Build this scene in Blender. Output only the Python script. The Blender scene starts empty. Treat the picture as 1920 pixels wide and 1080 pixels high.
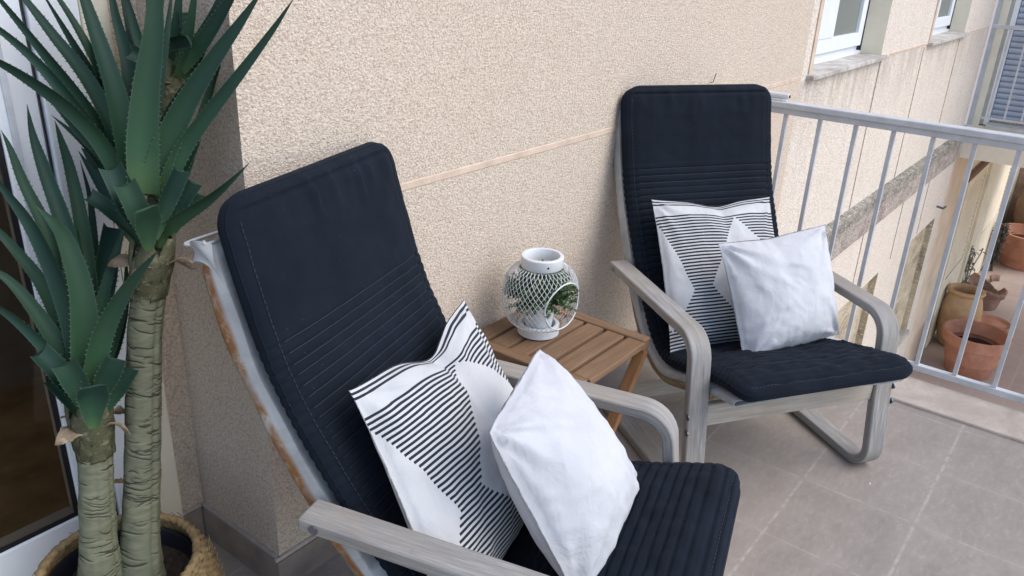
import bpy, math, random
import numpy as np
from mathutils import Vector, Matrix, noise
from math import pi, sin, cos, radians as R

scene = bpy.context.scene
COL = scene.collection
random.seed(7)
RNG = np.random.default_rng(11)

# ------------------------------------------------------------------ node helpers
class NT:
    def __init__(s, name):
        s.m = bpy.data.materials.new(name); s.m.use_nodes = True
        s.t = s.m.node_tree; s.b = s.t.nodes['Principled BSDF']; s.out = s.t.nodes['Material Output']
    def n(s, typ, **kw):
        nd = s.t.nodes.new('ShaderNode' + typ)
        for k, v in kw.items():
            if k.startswith('i_'):
                key = k[2:]
                key = int(key) if key.isdigit() else key.replace('_', ' ')
                s.put(nd.inputs[key], v)
            else: setattr(nd, k, v)
        return nd
    def put(s, sock, v):
        if hasattr(v, 'is_linked') or hasattr(v, 'links'): s.t.links.new(v, sock)
        else: sock.default_value = v
    def math(s, op, a, b=0.0, c=0.0, clamp=False):
        nd = s.t.nodes.new('ShaderNodeMath'); nd.operation = op; nd.use_clamp = clamp
        s.put(nd.inputs[0], a); s.put(nd.inputs[1], b); s.put(nd.inputs[2], c)
        return nd.outputs[0]
    def ramp(s, fac, stops):
        nd = s.t.nodes.new('ShaderNodeValToRGB'); s.put(nd.inputs[0], fac)
        e = nd.color_ramp.elements
        while len(e) < len(stops): e.new(0.5)
        for el, (p, c) in zip(e, stops):
            el.position = p; el.color = (*c, 1) if len(c) == 3 else c
        return nd.outputs[0]
    def mix(s, fac, a, b, mode='MIX'):
        nd = s.t.nodes.new('ShaderNodeMix'); nd.data_type = 'RGBA'; nd.blend_type = mode
        s.put(nd.inputs[0], fac)
        s.put(nd.inputs[6], (*a, 1) if isinstance(a, tuple) and len(a) == 3 else a)
        s.put(nd.inputs[7], (*b, 1) if isinstance(b, tuple) and len(b) == 3 else b)
        return nd.outputs[2]
    def coord(s, which='Object', scale=(1, 1, 1), rot=(0, 0, 0), loc=(0, 0, 0)):
        if which == 'World': src = s.n('NewGeometry').outputs['Position']
        else: src = s.n('TexCoord').outputs[which]
        mp = s.n('Mapping'); s.put(mp.inputs[0], src)
        mp.inputs['Scale'].default_value = scale; mp.inputs['Rotation'].default_value = rot; mp.inputs['Location'].default_value = loc
        return mp.outputs[0]
    def noise(s, vec, scale, detail=4, rough=.55, dist=0.0):
        nd = s.n('TexNoise'); s.put(nd.inputs['Vector'], vec)
        nd.inputs['Scale'].default_value = scale; nd.inputs['Detail'].default_value = detail
        nd.inputs['Roughness'].default_value = rough; nd.inputs['Distortion'].default_value = dist
        return nd.outputs['Fac']
    def vor(s, vec, scale, feature='F1', out='Distance', rnd=1.0):
        nd = s.n('TexVoronoi', feature=feature); s.put(nd.inputs['Vector'], vec)
        nd.inputs['Scale'].default_value = scale; nd.inputs['Randomness'].default_value = rnd
        return nd.outputs[out]
    def sep(s, vec):
        nd = s.n('SeparateXYZ'); s.put(nd.inputs[0], vec); return nd.outputs
    def col(s, v): s.put(s.b.inputs['Base Color'], (*v, 1) if isinstance(v, tuple) and len(v) == 3 else v)
    def rough(s, v): s.put(s.b.inputs['Roughness'], v)
    def spec(s, v): s.b.inputs['Specular IOR Level'].default_value = v
    def bump(s, h, strength=.5, dist=.01):
        nd = s.n('Bump'); s.put(nd.inputs['Height'], h)
        nd.inputs['Strength'].default_value = strength; nd.inputs['Distance'].default_value = dist
        prev = s.b.inputs['Normal'].links
        if prev: s.put(nd.inputs['Normal'], prev[0].from_socket)
        s.put(s.b.inputs['Normal'], nd.outputs[0])

def simple(name, c, rough=.6, var=.12, scale=30, bump=.0, metal=0, spec=.5):
    t = NT(name); v = t.coord('World')
    f = t.noise(v, scale, 5)
    lo = tuple(x * (1 - var) for x in c); hi = tuple(min(1, x * (1 + var)) for x in c)
    t.col(t.ramp(f, [(.3, lo), (.7, hi)])); t.rough(rough); t.spec(spec)
    t.b.inputs['Metallic'].default_value = metal
    if bump: t.bump(t.noise(v, scale * 4, 3), bump, .003)
    return t.m

# ------------------------------------------------------------------ mesh helpers
class MB:
    def __init__(s): s.v = []; s.f = []; s.uv = {}
    def add(s, verts, faces, uvs=None):
        o = len(s.v); s.v += [tuple(map(float, p)) for p in verts]
        for fc in faces: s.f.append(tuple(i + o for i in fc))
        if uvs is not None:
            for i, q in enumerate(uvs): s.uv[o + i] = q
        return s
    def box(s, x0, x1, y0, y1, z0, z1):
        v = [(x, y, z) for z in (z0, z1) for y in (y0, y1) for x in (x0, x1)]
        return s.add(v, [(0, 2, 3, 1), (4, 5, 7, 6), (0, 1, 5, 4), (2, 6, 7, 3), (0, 4, 6, 2), (1, 3, 7, 5)])
    def bar(s, a, b, w, h, up=(0, 0, 1)):
        a, b = Vector(a), Vector(b); d = (b - a).normalized(); u = Vector(up)
        sx = d.cross(u)
        if sx.length < 1e-4: sx = d.cross(Vector((1, 0, 0)))
        sx.normalize(); sy = sx.cross(d)
        v = [p + sx * (i * w / 2) + sy * (j * h / 2) for p in (a, b) for j in (-1, 1) for i in (-1, 1)]
        L = (b - a).length
        return s.add(v, [(0, 2, 3, 1), (4, 5, 7, 6), (0, 1, 5, 4), (2, 6, 7, 3), (0, 4, 6, 2), (1, 3, 7, 5)], [(0, 0), (0, w), (0, h), (0, w + h), (L, 0), (L, w), (L, h), (L, w + h)])
    def tube(s, pts, r, n=8, closed=False, cap=True):
        P = [Vector(p) for p in pts]; m = len(P); rs = r if hasattr(r, '__len__') else [r] * m
        prev = None; rings = []; vs = []; uvs = []; L = 0
        for i, p in enumerate(P):
            a = P[i - 1] if (i > 0 or closed) else P[0]; b = P[(i + 1) % m] if (i < m - 1 or closed) else P[-1]
            t = (b - a)
            t = t.normalized() if t.length > 1e-9 else Vector((0, 0, 1))
            if prev is None:
                x = t.cross(Vector((0, 0, 1)))
                if x.length < 1e-3: x = t.cross(Vector((0, 1, 0)))
            else: x = prev - t * prev.dot(t)
            x.normalize(); prev = x; y = t.cross(x)
            if i: L += (p - P[i - 1]).length
            for k in range(n):
                q = 2 * pi * k / n
                vs.append(p + x * (cos(q) * rs[i]) + y * (sin(q) * rs[i])); uvs.append((L, k / n))
        fs = []
        for i in range(m if closed else m - 1):
            j = (i + 1) % m
            for k in range(n): fs.append((i * n + k, i * n + (k + 1) % n, j * n + (k + 1) % n, j * n + k))
        if cap and not closed:
            fs.append(tuple(range(n - 1, -1, -1))); fs.append(tuple((m - 1) * n + k for k in range(n)))
        return s.add(vs, fs, uvs)
    def lathe(s, prof, c=(0, 0, 0), n=40, a0=0, a1=2 * pi):
        full = abs(a1 - a0 - 2 * pi) < 1e-6; m = n if full else n + 1; vs = []
        for r, z in prof:
            for k in range(m):
                q = a0 + (a1 - a0) * k / n; vs.append((c[0] + r * cos(q), c[1] + r * sin(q), c[2] + z))
        fs = []
        for i in range(len(prof) - 1):
            for k in range(n):
                k2 = (k + 1) % m; fs.append((i * m + k, i * m + k2, (i + 1) * m + k2, (i + 1) * m + k))
        return s.add(vs, fs)
    def grid(s, G, uv=None, wrap=False, flip=False):
        G = np.asarray(G); a, b = G.shape[:2]; fs = []
        for i in range(a - 1):
            for j in range(b if wrap else b - 1):
                q = (i * b + j, i * b + (j + 1) % b, (i + 1) * b + (j + 1) % b, (i + 1) * b + j)
                fs.append(q[::-1] if flip else q)
        return s.add(G.reshape(-1, 3), fs, None if uv is None else np.asarray(uv).reshape(-1, 2))
    def build(s, name, mat, parent=None, smooth=False, bevel=0, seg=2, local=False, autos=None):
        me = bpy.data.meshes.new(name)
        org = Vector((0, 0, 0))
        if parent is not None and not local: org = world_org(parent)
        me.from_pydata([(p[0] - org.x, p[1] - org.y, p[2] - org.z) for p in s.v], [], s.f)
        if s.uv:
            lay = me.uv_layers.new(name='UVMap')
            for lp in me.loops: lay.data[lp.index].uv = s.uv.get(lp.vertex_index, (0, 0))
        me.update()
        mats = mat if isinstance(mat, (list, tuple)) else [mat]
        for m in mats: me.materials.append(m)
        o = bpy.data.objects.new(name, me); COL.objects.link(o)
        if parent is not None: o.parent = parent
        if smooth:
            me.polygons.foreach_set('use_smooth', [True] * len(me.polygons))
            if autos: me.set_sharp_from_angle(angle=R(autos))
        if bevel:
            md = o.modifiers.new('Bevel', 'BEVEL'); md.width = bevel; md.segments = seg; md.limit_method = 'ANGLE'; md.angle_limit = R(35)
            md.harden_normals = False
        return o

def world_org(o):
    v = Vector((0, 0, 0))
    while o is not None: v += o.location; o = o.parent
    return v
def tag(o, label=None, cat=None, group=None, kind=None):
    if label: o['label'] = label
    if cat: o['category'] = cat
    if group: o['group'] = group
    if kind: o['kind'] = kind
    return o
def thing(name, loc, label, cat, group=None, rz=0):
    o = bpy.data.objects.new(name, None); COL.objects.link(o); o.empty_display_size = .1
    o.location = loc; o.rotation_euler = (0, 0, rz)
    return tag(o, label, cat, group)
def spline(P, n):
    P = np.array(P, float); m = len(P); out = []
    Q = np.vstack([2 * P[0] - P[1], P, 2 * P[-1] - P[-2]])
    for t in np.linspace(0, m - 1, n):
        i = min(int(t), m - 2); u = t - i; p0, p1, p2, p3 = Q[i:i + 4]
        out.append(.5 * ((2 * p1) + (-p0 + p2) * u + (2 * p0 - 5 * p1 + 4 * p2 - p3) * u * u + (-p0 + 3 * p1 - 3 * p2 + p3) * u ** 3))
    return np.array(out)
def resample(P, n):
    P = np.asarray(P, float); d = np.r_[0, np.cumsum(np.linalg.norm(np.diff(P, axis=0), axis=1))]
    t = np.linspace(0, d[-1], n)
    return np.stack([np.interp(t, d, P[:, k]) for k in range(P.shape[1])], 1), d[-1]
def fillet(P, rs, n=10):
    out = [np.array(P[0], float)]
    for i in range(1, len(P) - 1):
        a, b, c = (np.array(q, float) for q in P[i - 1:i + 2])
        u = (a - b) / np.linalg.norm(a - b); v = (c - b) / np.linalg.norm(c - b)
        ang = math.acos(max(-1, min(1, u @ v))); r = rs[i - 1]; t = r / math.tan(ang / 2)
        s0, e0 = b + u * t, b + v * t; cen = b + (u + v) / np.linalg.norm(u + v) * r / sin(ang / 2)
        a0 = math.atan2(*(s0 - cen)[::-1]); a1 = math.atan2(*(e0 - cen)[::-1]); d = (a1 - a0 + pi) % (2 * pi) - pi
        for k in range(n + 1):
            th = a0 + d * k / n; out.append(cen + r * np.array([cos(th), sin(th)]))
    out.append(np.array(P[-1], float)); return np.array(out)
def offset2(P, d):
    T = np.gradient(P, axis=0); T /= np.linalg.norm(T, axis=1)[:, None]
    return P + d * np.stack([-T[:, 1], T[:, 0]], 1)

# ------------------------------------------------------------------ materials
def m_roughcast(name, light, dark, grain=130, warm=None, stain=0.0):
    t = NT(name); v = t.coord('World')
    wob = t.n('VectorMath', operation='ADD'); t.put(wob.inputs[0], v)
    nz = t.n('TexNoise'); t.put(nz.inputs['Vector'], v); nz.inputs['Scale'].default_value = 60
    sc = t.n('VectorMath', operation='SCALE'); t.put(sc.inputs[0], nz.outputs['Color']); sc.inputs['Scale'].default_value = .012
    t.put(wob.inputs[1], sc.outputs[0])
    d = t.vor(wob.outputs[0], grain)
    n2 = t.noise(v, grain * .62, 4, .62)
    big = t.noise(v, 2.2, 4, .6)
    h = t.math('SUBTRACT', t.math('MULTIPLY', n2, 1.9), t.math('ADD', t.math('MULTIPLY', d, .55), .42))
    f = t.math('ADD', t.math('MULTIPLY', h, .9), .28, clamp=True)
    c = t.ramp(f, [(.08, dark), (.40, tuple((a + b) / 2 for a, b in zip(light, dark))), (.72, light)])
    c = t.mix(t.ramp(big, [(.35, (0, 0, 0)), (.7, (.35, .35, .35))]), c, t.mix(1, c, (1, .935, .895), 'MULTIPLY'))
    # coloured grains scattered in the render
    g = t.vor(wob.outputs[0], grain, out='Color')
    gs = t.n('SeparateColor'); t.put(gs.inputs[0], g)
    pk = t.ramp(gs.outputs[0], [(.8, (0, 0, 0)), (.86, (.4, .4, .4))])
    c = t.mix(pk, c, (.36, .26, .19))
    if stain:
        zz = t.sep(v)[2]
        dr_ = t.noise(t.coord('World', (14, 14, 2.2)), 1.0, 8, .75)
        zr = t.math('MULTIPLY', t.math('LESS_THAN', zz, .945), t.math('SUBTRACT', 1, t.math('DIVIDE', t.math('SUBTRACT', .945, zz), .42), clamp=True))
        dm = t.math('MULTIPLY', t.ramp(dr_, [(.42, (0, 0, 0)), (.62, (1, 1, 1))]), zr)
        c = t.mix(t.math('MULTIPLY', dm, .5), c, (.24, .20, .17))
        sv = t.coord('World', (6, 6, .8)); st = t.noise(sv, 1.2, 6, .65)
        c = t.mix(t.math('MULTIPLY', t.ramp(st, [(.5, (0, 0, 0)), (.75, (1, 1, 1))]), stain), c, (.22, .2, .17))
    t.col(c); t.rough(.95); t.spec(.15)
    t.bump(h, .7, .004)
    return t.m
M = {}
M['wall'] = m_roughcast('roughcast_warm', (.80, .69, .565), (.50, .405, .32), 262)
M['wall_far'] = m_roughcast('roughcast_grey', (.87, .80, .70), (.62, .545, .45), 165, stain=.12)
M['mortar'] = simple('groove_mortar', (.64, .50, .385), .9, .14, 25, .4)
M['joint'] = simple('dark_joint', (.46, .38, .31), .95, .3, 40, .3)
M['cream'] = simple('cream_plaster', (.84, .77, .60), .85, .1, 5, .15)
M['beige'] = simple('beige_fascia', (.82, .73, .57), .85, .08, 4, .1)
M['tan'] = simple('tan_plaster', (.74, .60, .45), .9, .15, 3, .2)
M['white_pvc'] = simple('white_frame', (.84, .87, .90), .35, .03, 8)
M['gasket'] = simple('black_gasket', (.012, .012, .016), .5, .2, 60)
M['white_paint'] = simple('white_enamel', (.72, .73, .73), .4, .04, 40)
M['grey_shutter'] = simple('grey_shutter', (.42, .47, .55), .5, .06, 12)
M['grey_metal'] = simple('grey_frame', (.52, .52, .50), .55, .1, 12)
M['stone_sill'] = None
def m_sill():
    t = NT('stained_stone'); v = t.coord('World'); n = t.noise(v, 18, 8, .7); n2 = t.noise(v, 4, 5, .6)
    c = t.ramp(n, [(.3, (.32, .29, .255)), (.5, (.56, .53, .48)), (.75, (.72, .69, .64))])
    c = t.mix(t.ramp(n2, [(.45, (0, 0, 0)), (.7, (.7, .7, .7))]), c, (.25, .2, .17))
    t.col(c); t.rough(.9); t.bump(n, .4, .004); return t.m
M['stone_sill'] = m_sill()
def m_stain(name, a, b, c, sc=3.0):
    t = NT(name); v = t.coord('World', (1, 1, 1.6)); n = t.noise(v, sc, 10, .72, .6); s = t.noise(v, 40, 5, .7)
    col = t.ramp(n, [(.3, a), (.48, b), (.66, c)])
    col = t.mix(t.ramp(s, [(.55, (0, 0, 0)), (.66, (.8, .8, .8))]), col, tuple(min(1, x * 1.9) for x in c))
    t.col(col); t.rough(.95); t.spec(.1); t.bump(s, .6, .01); return t.m
M['mould'] = m_stain('mouldy_ledge', (.11, .105, .088), (.25, .23, .195), (.42, .39, .335), 9)
M['redstain'] = m_stain('weathered_slab_edge', (.18, .145, .125), (.36, .305, .265), (.56, .50, .44), 6)
M['recess'] = m_stain('mottled_recess', (.2, .16, .125), (.48, .40, .29), (.66, .57, .41), 2.6)

def m_tiles():
    t = NT('beige_floor_tiles'); v = t.coord('World'); x, y, z = t.sep(v)
    P = 1 / 3.0
    fx = t.math('FRACT', t.math('DIVIDE', t.math('SUBTRACT', x, 2.285), P))
    fy = t.math('FRACT', t.math('DIVIDE', t.math('SUBTRACT', y, .197), P))
    ex = t.math('MULTIPLY', t.math('MINIMUM', fx, t.math('SUBTRACT', 1, fx)), P)
    ey = t.math('MULTIPLY', t.math('MINIMUM', fy, t.math('SUBTRACT', 1, fy)), P)
    wob = t.math('MULTIPLY', t.math('SUBTRACT', t.noise(v, 22, 4), .5), .0028)
    gx = t.math('LESS_THAN', t.math('ADD', ex, wob), .0021)
    gy = t.math('LESS_THAN', t.math('ADD', ey, wob), .0044)
    g = t.math('MAXIMUM', gx, gy)
    dirt = t.math('MULTIPLY', t.math('SUBTRACT', 1, t.math('DIVIDE', t.math('MINIMUM', ex, ey), .05), clamp=True), t.noise(v, 9, 6, .7))
    ix = t.math('FLOOR', t.math('DIVIDE', t.math('SUBTRACT', x, 2.285), P)); iy = t.math('FLOOR', t.math('DIVIDE', t.math('SUBTRACT', y, .197), P))
    cb = t.n('CombineXYZ'); t.put(cb.inputs[0], ix); t.put(cb.inputs[1], iy)
    wn = t.n('TexWhiteNoise'); wn.noise_dimensions = '3D'; t.put(wn.inputs['Vector'], cb.outputs[0])
    n1 = t.noise(t.coord('World', (1, 1.7, 1)), 5.5, 9, .68, .8); n2 = t.noise(t.coord('World', (1, 2.4, 1), (0, 0, .3)), 26, 8, .72, .5)
    n3 = t.noise(v, 3, 4, .6)
    c = t.ramp(n1, [(.28, (.25, .213, .18)), (.5, (.325, .28, .24)), (.72, (.41, .357, .31))])
    c = t.mix(.55, c, t.ramp(n2, [(.3, (.255, .218, .186)), (.56, (.335, .29, .251)), (.76, (.5, .447, .398))]))
    c = t.mix(t.math('MULTIPLY', t.math('SUBTRACT', wn.outputs[0], .45), .42), c, (.5, .43, .38))
    c = t.mix(t.math('MULTIPLY', dirt, .35), c, (.44, .38, .33))
    c = t.mix(t.ramp(t.noise(v, 55, 3, .6), [(.70, (0, 0, 0)), (.76, (.5, .5, .5))]), c, (.55, .5, .45))
    c = t.mix(g, c, t.ramp(t.noise(v, 30, 4), [(.3, (.31, .27, .235)), (.7, (.48, .43, .38))]))
    t.col(c); t.rough(t.ramp(n1, [(.3, (.5, .5, .5)), (.7, (.7, .7, .7))])); t.spec(.35)
    t.bump(t.math('SUBTRACT', t.math('MULTIPLY', n2, .25), g), .35, .003)
    return t.m
M['tiles'] = m_tiles()
def m_terr():
    t = NT('terracotta_paving'); v = t.coord('World', (1, 1, 1))
    br = t.n('TexBrick'); t.put(br.inputs['Vector'], v); br.offset = .5
    for k, q in (('Scale', 1.0), ('Mortar Size', .012), ('Brick Width', .34), ('Row Height', .34)): br.inputs[k].default_value = q
    br.inputs['Color1'].default_value = (.5, .39, .335, 1); br.inputs['Color2'].default_value = (.45, .345, .295, 1); br.inputs['Mortar'].default_value = (.50, .42, .35, 1)
    n = t.noise(v, 2.3, 8, .7)
    c = t.mix(t.ramp(n, [(.4, (0, 0, 0)), (.72, (.75, .75, .75))]), br.outputs[0], (.52, .43, .38))
    t.col(c); t.rough(.85); t.bump(n, .2, .01); return t.m
M['terrace'] = m_terr()
def m_kerb():
    t = NT('threshold_stone'); v = t.coord('World', (1, 1, 1)); n = t.noise(v, 7, 9, .7, .4)
    t.col(t.ramp(n, [(.28, (.40, .335, .275)), (.52, (.54, .46, .385)), (.75, (.68, .60, .52))])); t.rough(.8); t.bump(n, .3, .004); return t.m
M['kerb'] = m_kerb()
M['skirt'] = simple('skirting_tile', (.285, .235, .195), .55, .22, 14, .1)
M['skirt_cap'] = simple('skirting_grout', (.47, .41, .36), .8, .15, 30, .3)

def m_wood(name, a, b, c, rough=.75, along='UV', sc=(5, 70, 1), fine=1.0, spots=None, tan=None):
    t = NT(name); v = t.coord(along, sc); n = t.noise(v, 1.0, 8, .68, .35); n2 = t.noise(t.coord(along, tuple(s * 2.7 for s in sc)), 1.0, 4, .6)
    w = t.noise(t.coord('Object'), 7, 5, .6)
    col = t.ramp(n, [(.3, a), (.5, b), (.7, c)])
    col = t.mix(.35, col, t.ramp(n2, [(.35, a), (.65, c)]))
    col = t.mix(t.ramp(w, [(.4, (0, 0, 0)), (.75, (.55, .55, .55))]), col, tuple(x * .72 for x in b))
    if tan: col = t.mix(t.ramp(t.noise(t.coord('Object'), 4.5, 5, .65, .4), [(.46, (0, 0, 0)), (.7, (.6, .6, .6))]), col, tan)
    if spots:
        s = t.noise(t.coord('Object'), 26, 5, .7)
        col = t.mix(t.ramp(s, [(.66, (0, 0, 0)), (.74, (.75, .75, .75))]), col, spots)
    t.col(col); t.rough(rough); t.spec(.25); t.bump(n2, .35 * fine, .002); return t.m
M['greywood'] = m_wood('weathered_grey_wood', (.19, .178, .165), (.33, .315, .295), (.47, .455, .435), .8, 'UV', (5, 80, 1), 1.2, (.11, .09, .075), (.35, .295, .235))
M['greywood_rail'] = m_wood('weathered_rail_wood', (.33, .29, .24), (.47, .42, .36), (.58, .53, .47), .8, 'Object', (4, 60, 60), 1.0, None, (.42, .34, .25))
M['mouldwood'] = m_wood('mould_stained_wood', (.10, .075, .045), (.24, .18, .10), (.42, .36, .26), .85, 'UV', (9, 40, 1))
M['teak'] = m_wood('oiled_acacia', (.16, .092, .05), (.235, .14, .08), (.31, .20, .12), .5, 'Object', (4, 55, 55), .6)
M['teak_y'] = m_wood('oiled_acacia_cross', (.16, .092, .05), (.235, .14, .08), (.31, .20, .12), .5, 'Object', (55, 4, 55), .6)
M['teak_uv'] = m_wood('oiled_acacia_leg', (.195, .093, .04), (.275, .14, .062), (.35, .19, .09), .5, 'UV', (5, 60, 1), .6)

def m_navy():
    t = NT('navy_canvas_cushion'); v = t.coord('Object'); n = t.noise(v, 9, 5, .6)
    fl = t.vor(v, 46); wv = t.noise(t.coord('Object', (1, 1, 1)), 900, 2)
    c = t.ramp(n, [(.3, (.0036, .0064, .0118)), (.7, (.0062, .0106, .0185))])
    c = t.mix(t.ramp(fl, [(.028, (.5, .5, .5)), (.05, (0, 0, 0))]), c, (.16, .17, .18))
    t.col(c); t.rough(.9); t.spec(.2)
    t.b.inputs['Sheen Weight'].default_value = .04; t.b.inputs['Sheen Roughness'].default_value = .5; t.b.inputs['Sheen Tint'].default_value = (.55, .65, .85, 1)
    t.bump(wv, .25, .0008); t.bump(t.noise(v, 60, 4, .6), .25, .003); return t.m
M['navy'] = m_navy()
M['thread'] = simple('pale_stitching', (.03, .036, .045), .8, .2, 80)
M['thread_dark'] = simple('dark_stitching', (.03, .037, .05), .9, .2, 80)
def m_canvas(rust):
    t = NT('stained_white_canvas' if rust else 'dirty_white_canvas'); v = t.coord('Object'); n = t.noise(v, 9, 7, .65, .4)
    c = t.ramp(n, [(.3, (.33, .335, .33)), (.6, (.5, .51, .51)), (.8, (.6, .61, .61))])
    if rust:
        x, y, z = t.sep(v); uv = t.coord('UV'); u = t.sep(uv)
        n3 = t.noise(v, 14, 8, .75, .3); n4 = t.noise(v, 5, 5, .6)
        f = t.math('MULTIPLY', t.ramp(u[1], [(.0, (0, 0, 0)), (.42, (0, 0, 0)), (.66, (1, 1, 1)), (1, (1, 1, 1))]), t.ramp(n3, [(.33, (0, 0, 0)), (.47, (1, 1, 1))]))
        f = t.math('MULTIPLY', f, t.ramp(n4, [(.3, (.2, .2, .2)), (.45, (1, 1, 1))]))
        c = t.mix(t.math('MULTIPLY', f, .95), c, t.ramp(n3, [(.36, (.50, .36, .21)), (.5, (.33, .145, .045)), (.68, (.19, .075, .025))]))
    t.col(c); t.rough(.9); t.spec(.2); t.bump(t.noise(v, 30, 5, .6), .3, .004); return t.m
M['canvas'] = m_canvas(False); M['canvas_rust'] = m_canvas(True)
M['bolt'] = simple('zinc_bolt', (.20, .21, .245), .4, .2, 200, 0, .9)

def fabric_bump(t):
    v = t.coord('Object'); t.bump(t.noise(v, 700, 2), .25, .0008); t.bump(t.noise(v, 22, 5, .6), .32, .006); t.bump(t.noise(v, 8, 4, .55, .8), .5, .012); t.bump(t.noise(t.coord('Object', (1, 1, .35), (0, .5, .3)), 26, 3, .5, 1.2), .3, .006)
    t.rough(.9); t.spec(.2); t.b.inputs['Sheen Weight'].default_value = .15
def m_whitepillow():
    t = NT('white_cotton'); v = t.coord('Object'); n = t.noise(v, 6, 5, .6)
    t.col(t.ramp(n, [(.3, (.54, .54, .56)), (.7, (.62, .62, .64))])); fabric_bump(t); return t.m
M['white_cotton'] = m_whitepillow()
def m_pattern():
    t = NT('striped_hourglass_print'); uv = t.coord('UV'); u, v, _ = t.sep(uv)
    N = 46
    vn = t.math('MULTIPLY', v, N); k = t.math('FLOOR', vn); fr = t.math('SUBTRACT', vn, k)
    vq = t.math('DIVIDE', t.math('ADD', k, .5), N)
    def curve(pts):
        nd = t.n('FloatCurve'); t.put(nd.inputs['Value'], vq); cv = nd.mapping.curves[0]
        pts = sorted(pts)
        cv.points[0].location = pts[0]; cv.points[1].location = pts[-1]
        for p in pts[1:-1]: cv.points.new(*p)
        for p in cv.points: p.handle_type = 'VECTOR'
        nd.mapping.update(); return nd.outputs[0]
    uL = curve([(0, 0), (.11, .0), (.25, .09), (.38, .175), (.6, .10), (.83, .0), (1, 0)])
    uR = curve([(0, .62), (.04, .6), (.4, .315), (.87, .60), (1, .6)])
    uS = curve([(0, .62), (.04, .62), (.37, 1.0), (.46, 1.0), (.87, .60), (1, .6)])
    A = t.math('MULTIPLY', t.math('GREATER_THAN', u, uL), t.math('LESS_THAN', u, uR))
    B = t.math('GREATER_THAN', u, uS)
    T = t.math('LESS_THAN', u, t.math('MULTIPLY', t.math('SUBTRACT', .16, vq), .5))
    reg = t.math('MAXIMUM', t.math('MAXIMUM', A, B), T)
    band = t.math('MULTIPLY', t.math('GREATER_THAN', vq, .885), t.math('LESS_THAN', vq, .95))
    reg = t.math('MULTIPLY', reg, t.math('SUBTRACT', 1, band))
    reg = t.math('MAXIMUM', reg, t.math('GREATER_THAN', vq, .95))
    st = t.math('MULTIPLY', reg, t.math('LESS_THAN', fr, .51))
    o = t.coord('Object'); n = t.noise(o, 8, 4)
    wh = t.ramp(n, [(.3, (.55, .55, .55)), (.7, (.62, .62, .615))])
    t.col(t.mix(st, wh, (.022, .026, .036))); fabric_bump(t); return t.m
M['pattern'] = m_pattern()

def m_leaf():
    t = NT('dark_green_leaf'); uv = t.coord('UV'); u = t.sep(uv); o = t.coord('Object')
    n = t.noise(o, 14, 5, .6); oi = t.n('ObjectInfo').outputs['Random']
    c = t.ramp(u[0], [(.0, (.075, .135, .045)), (.18, (.028, .078, .036)), (.5, (.0125, .041, .0265)), (.93, (.014, .040, .028)), (1, (.09, .07, .035))])
    c = t.mix(t.ramp(n, [(.35, (0, 0, 0)), (.7, (.5, .5, .5))]), c, (.018, .050, .036))
    c = t.mix(t.math('MULTIPLY', t.math('SUBTRACT', oi, .35), .55, clamp=True), c, (.045, .098, .045))
    ed = t.math('ABSOLUTE', t.math('SUBTRACT', u[1], .5))
    c = t.mix(t.ramp(ed, [(.44, (0, 0, 0)), (.5, (.6, .6, .6))]), c, (.07, .11, .075))
    t.col(c); t.rough(.55); t.spec(.25); t.bump(t.noise(t.coord('UV', (3, 40, 1)), 1, 4), .12, .002); return t.m
M['leaf'] = m_leaf()
def m_trunk():
    t = NT('ringed_trunk_skin'); o = t.coord('World', (14, 14, 60)); n = t.noise(o, 1.4, 6, .6, .6); n2 = t.noise(t.coord('World'), 10, 4)
    c = t.ramp(n, [(.3, (.125, .128, .08)), (.55, (.185, .19, .122)), (.8, (.245, .25, .165))])
    c = t.mix(t.ramp(n2, [(.4, (0, 0, 0)), (.7, (.5, .5, .5))]), c, (.15, .165, .115))
    at = t.n('Attribute'); at.attribute_name = 'crack'
    c = t.mix(t.ramp(at.outputs['Fac'], [(.14, (0, 0, 0)), (.55, (.85, .85, .85))]), c, (.036, .032, .022))
    t.col(c); t.rough(.75); t.spec(.3); t.bump(n, .4, .004); return t.m
M['trunk'] = m_trunk()
M['husk'] = m_stain('dry_leaf_husk', (.06, .058, .032), (.098, .098, .056), (.135, .13, .08), 9)
M['dry'] = m_stain('dry_leaf_scrap', (.14, .10, .06), (.27, .20, .13), (.36, .285, .20), 9)
M['soil'] = simple('dark_soil', (.035, .024, .017), .95, .6, 90, 1)
M['black_plastic'] = simple('black_inner_pot', (.012, .013, .02), .45, .2, 20)
def m_weave():
    t = NT('seagrass_weave'); o = t.coord('World'); n = t.noise(o, 60, 6, .7)
    t.col(t.ramp(n, [(.28, (.15, .095, .04)), (.5, (.33, .225, .105)), (.75, (.52, .39, .21))])); t.rough(.85); t.bump(n, .5, .003); return t.m
M['weave'] = m_weave()
def m_terracotta(name, c, lime=.5):
    t = NT(name); o = t.coord('Object'); n = t.noise(o, 6, 8, .7, .4); z = t.sep(o)[2]
    col = t.ramp(n, [(.3, tuple(x * .75 for x in c)), (.55, c), (.8, tuple(min(1, x * 1.25) for x in c))])
    n2 = t.noise(o, 3.2, 8, .75)
    col = t.mix(t.math('MULTIPLY', t.ramp(n2, [(.5, (0, 0, 0)), (.75, (1, 1, 1))]), lime), col, (.6, .5, .43))
    t.col(col); t.rough(.85); t.bump(n, .2, .01); return t.m
M['terra'] = m_terracotta('terracotta', (.55, .25, .155), .5)
M['ochre'] = m_terracotta('ochre_clay', (.62, .39, .20), .25)
M['oldclay'] = m_terracotta('old_clay', (.30, .175, .13), .6)
M['brownjar'] = m_terracotta('brown_glazed_clay', (.22, .135, .085), .25)
M['rail'] = simple('pale_grey_rail_paint', (.575, .58, .59), .45, .12, 14, .08)
M['foliage'] = None
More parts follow.
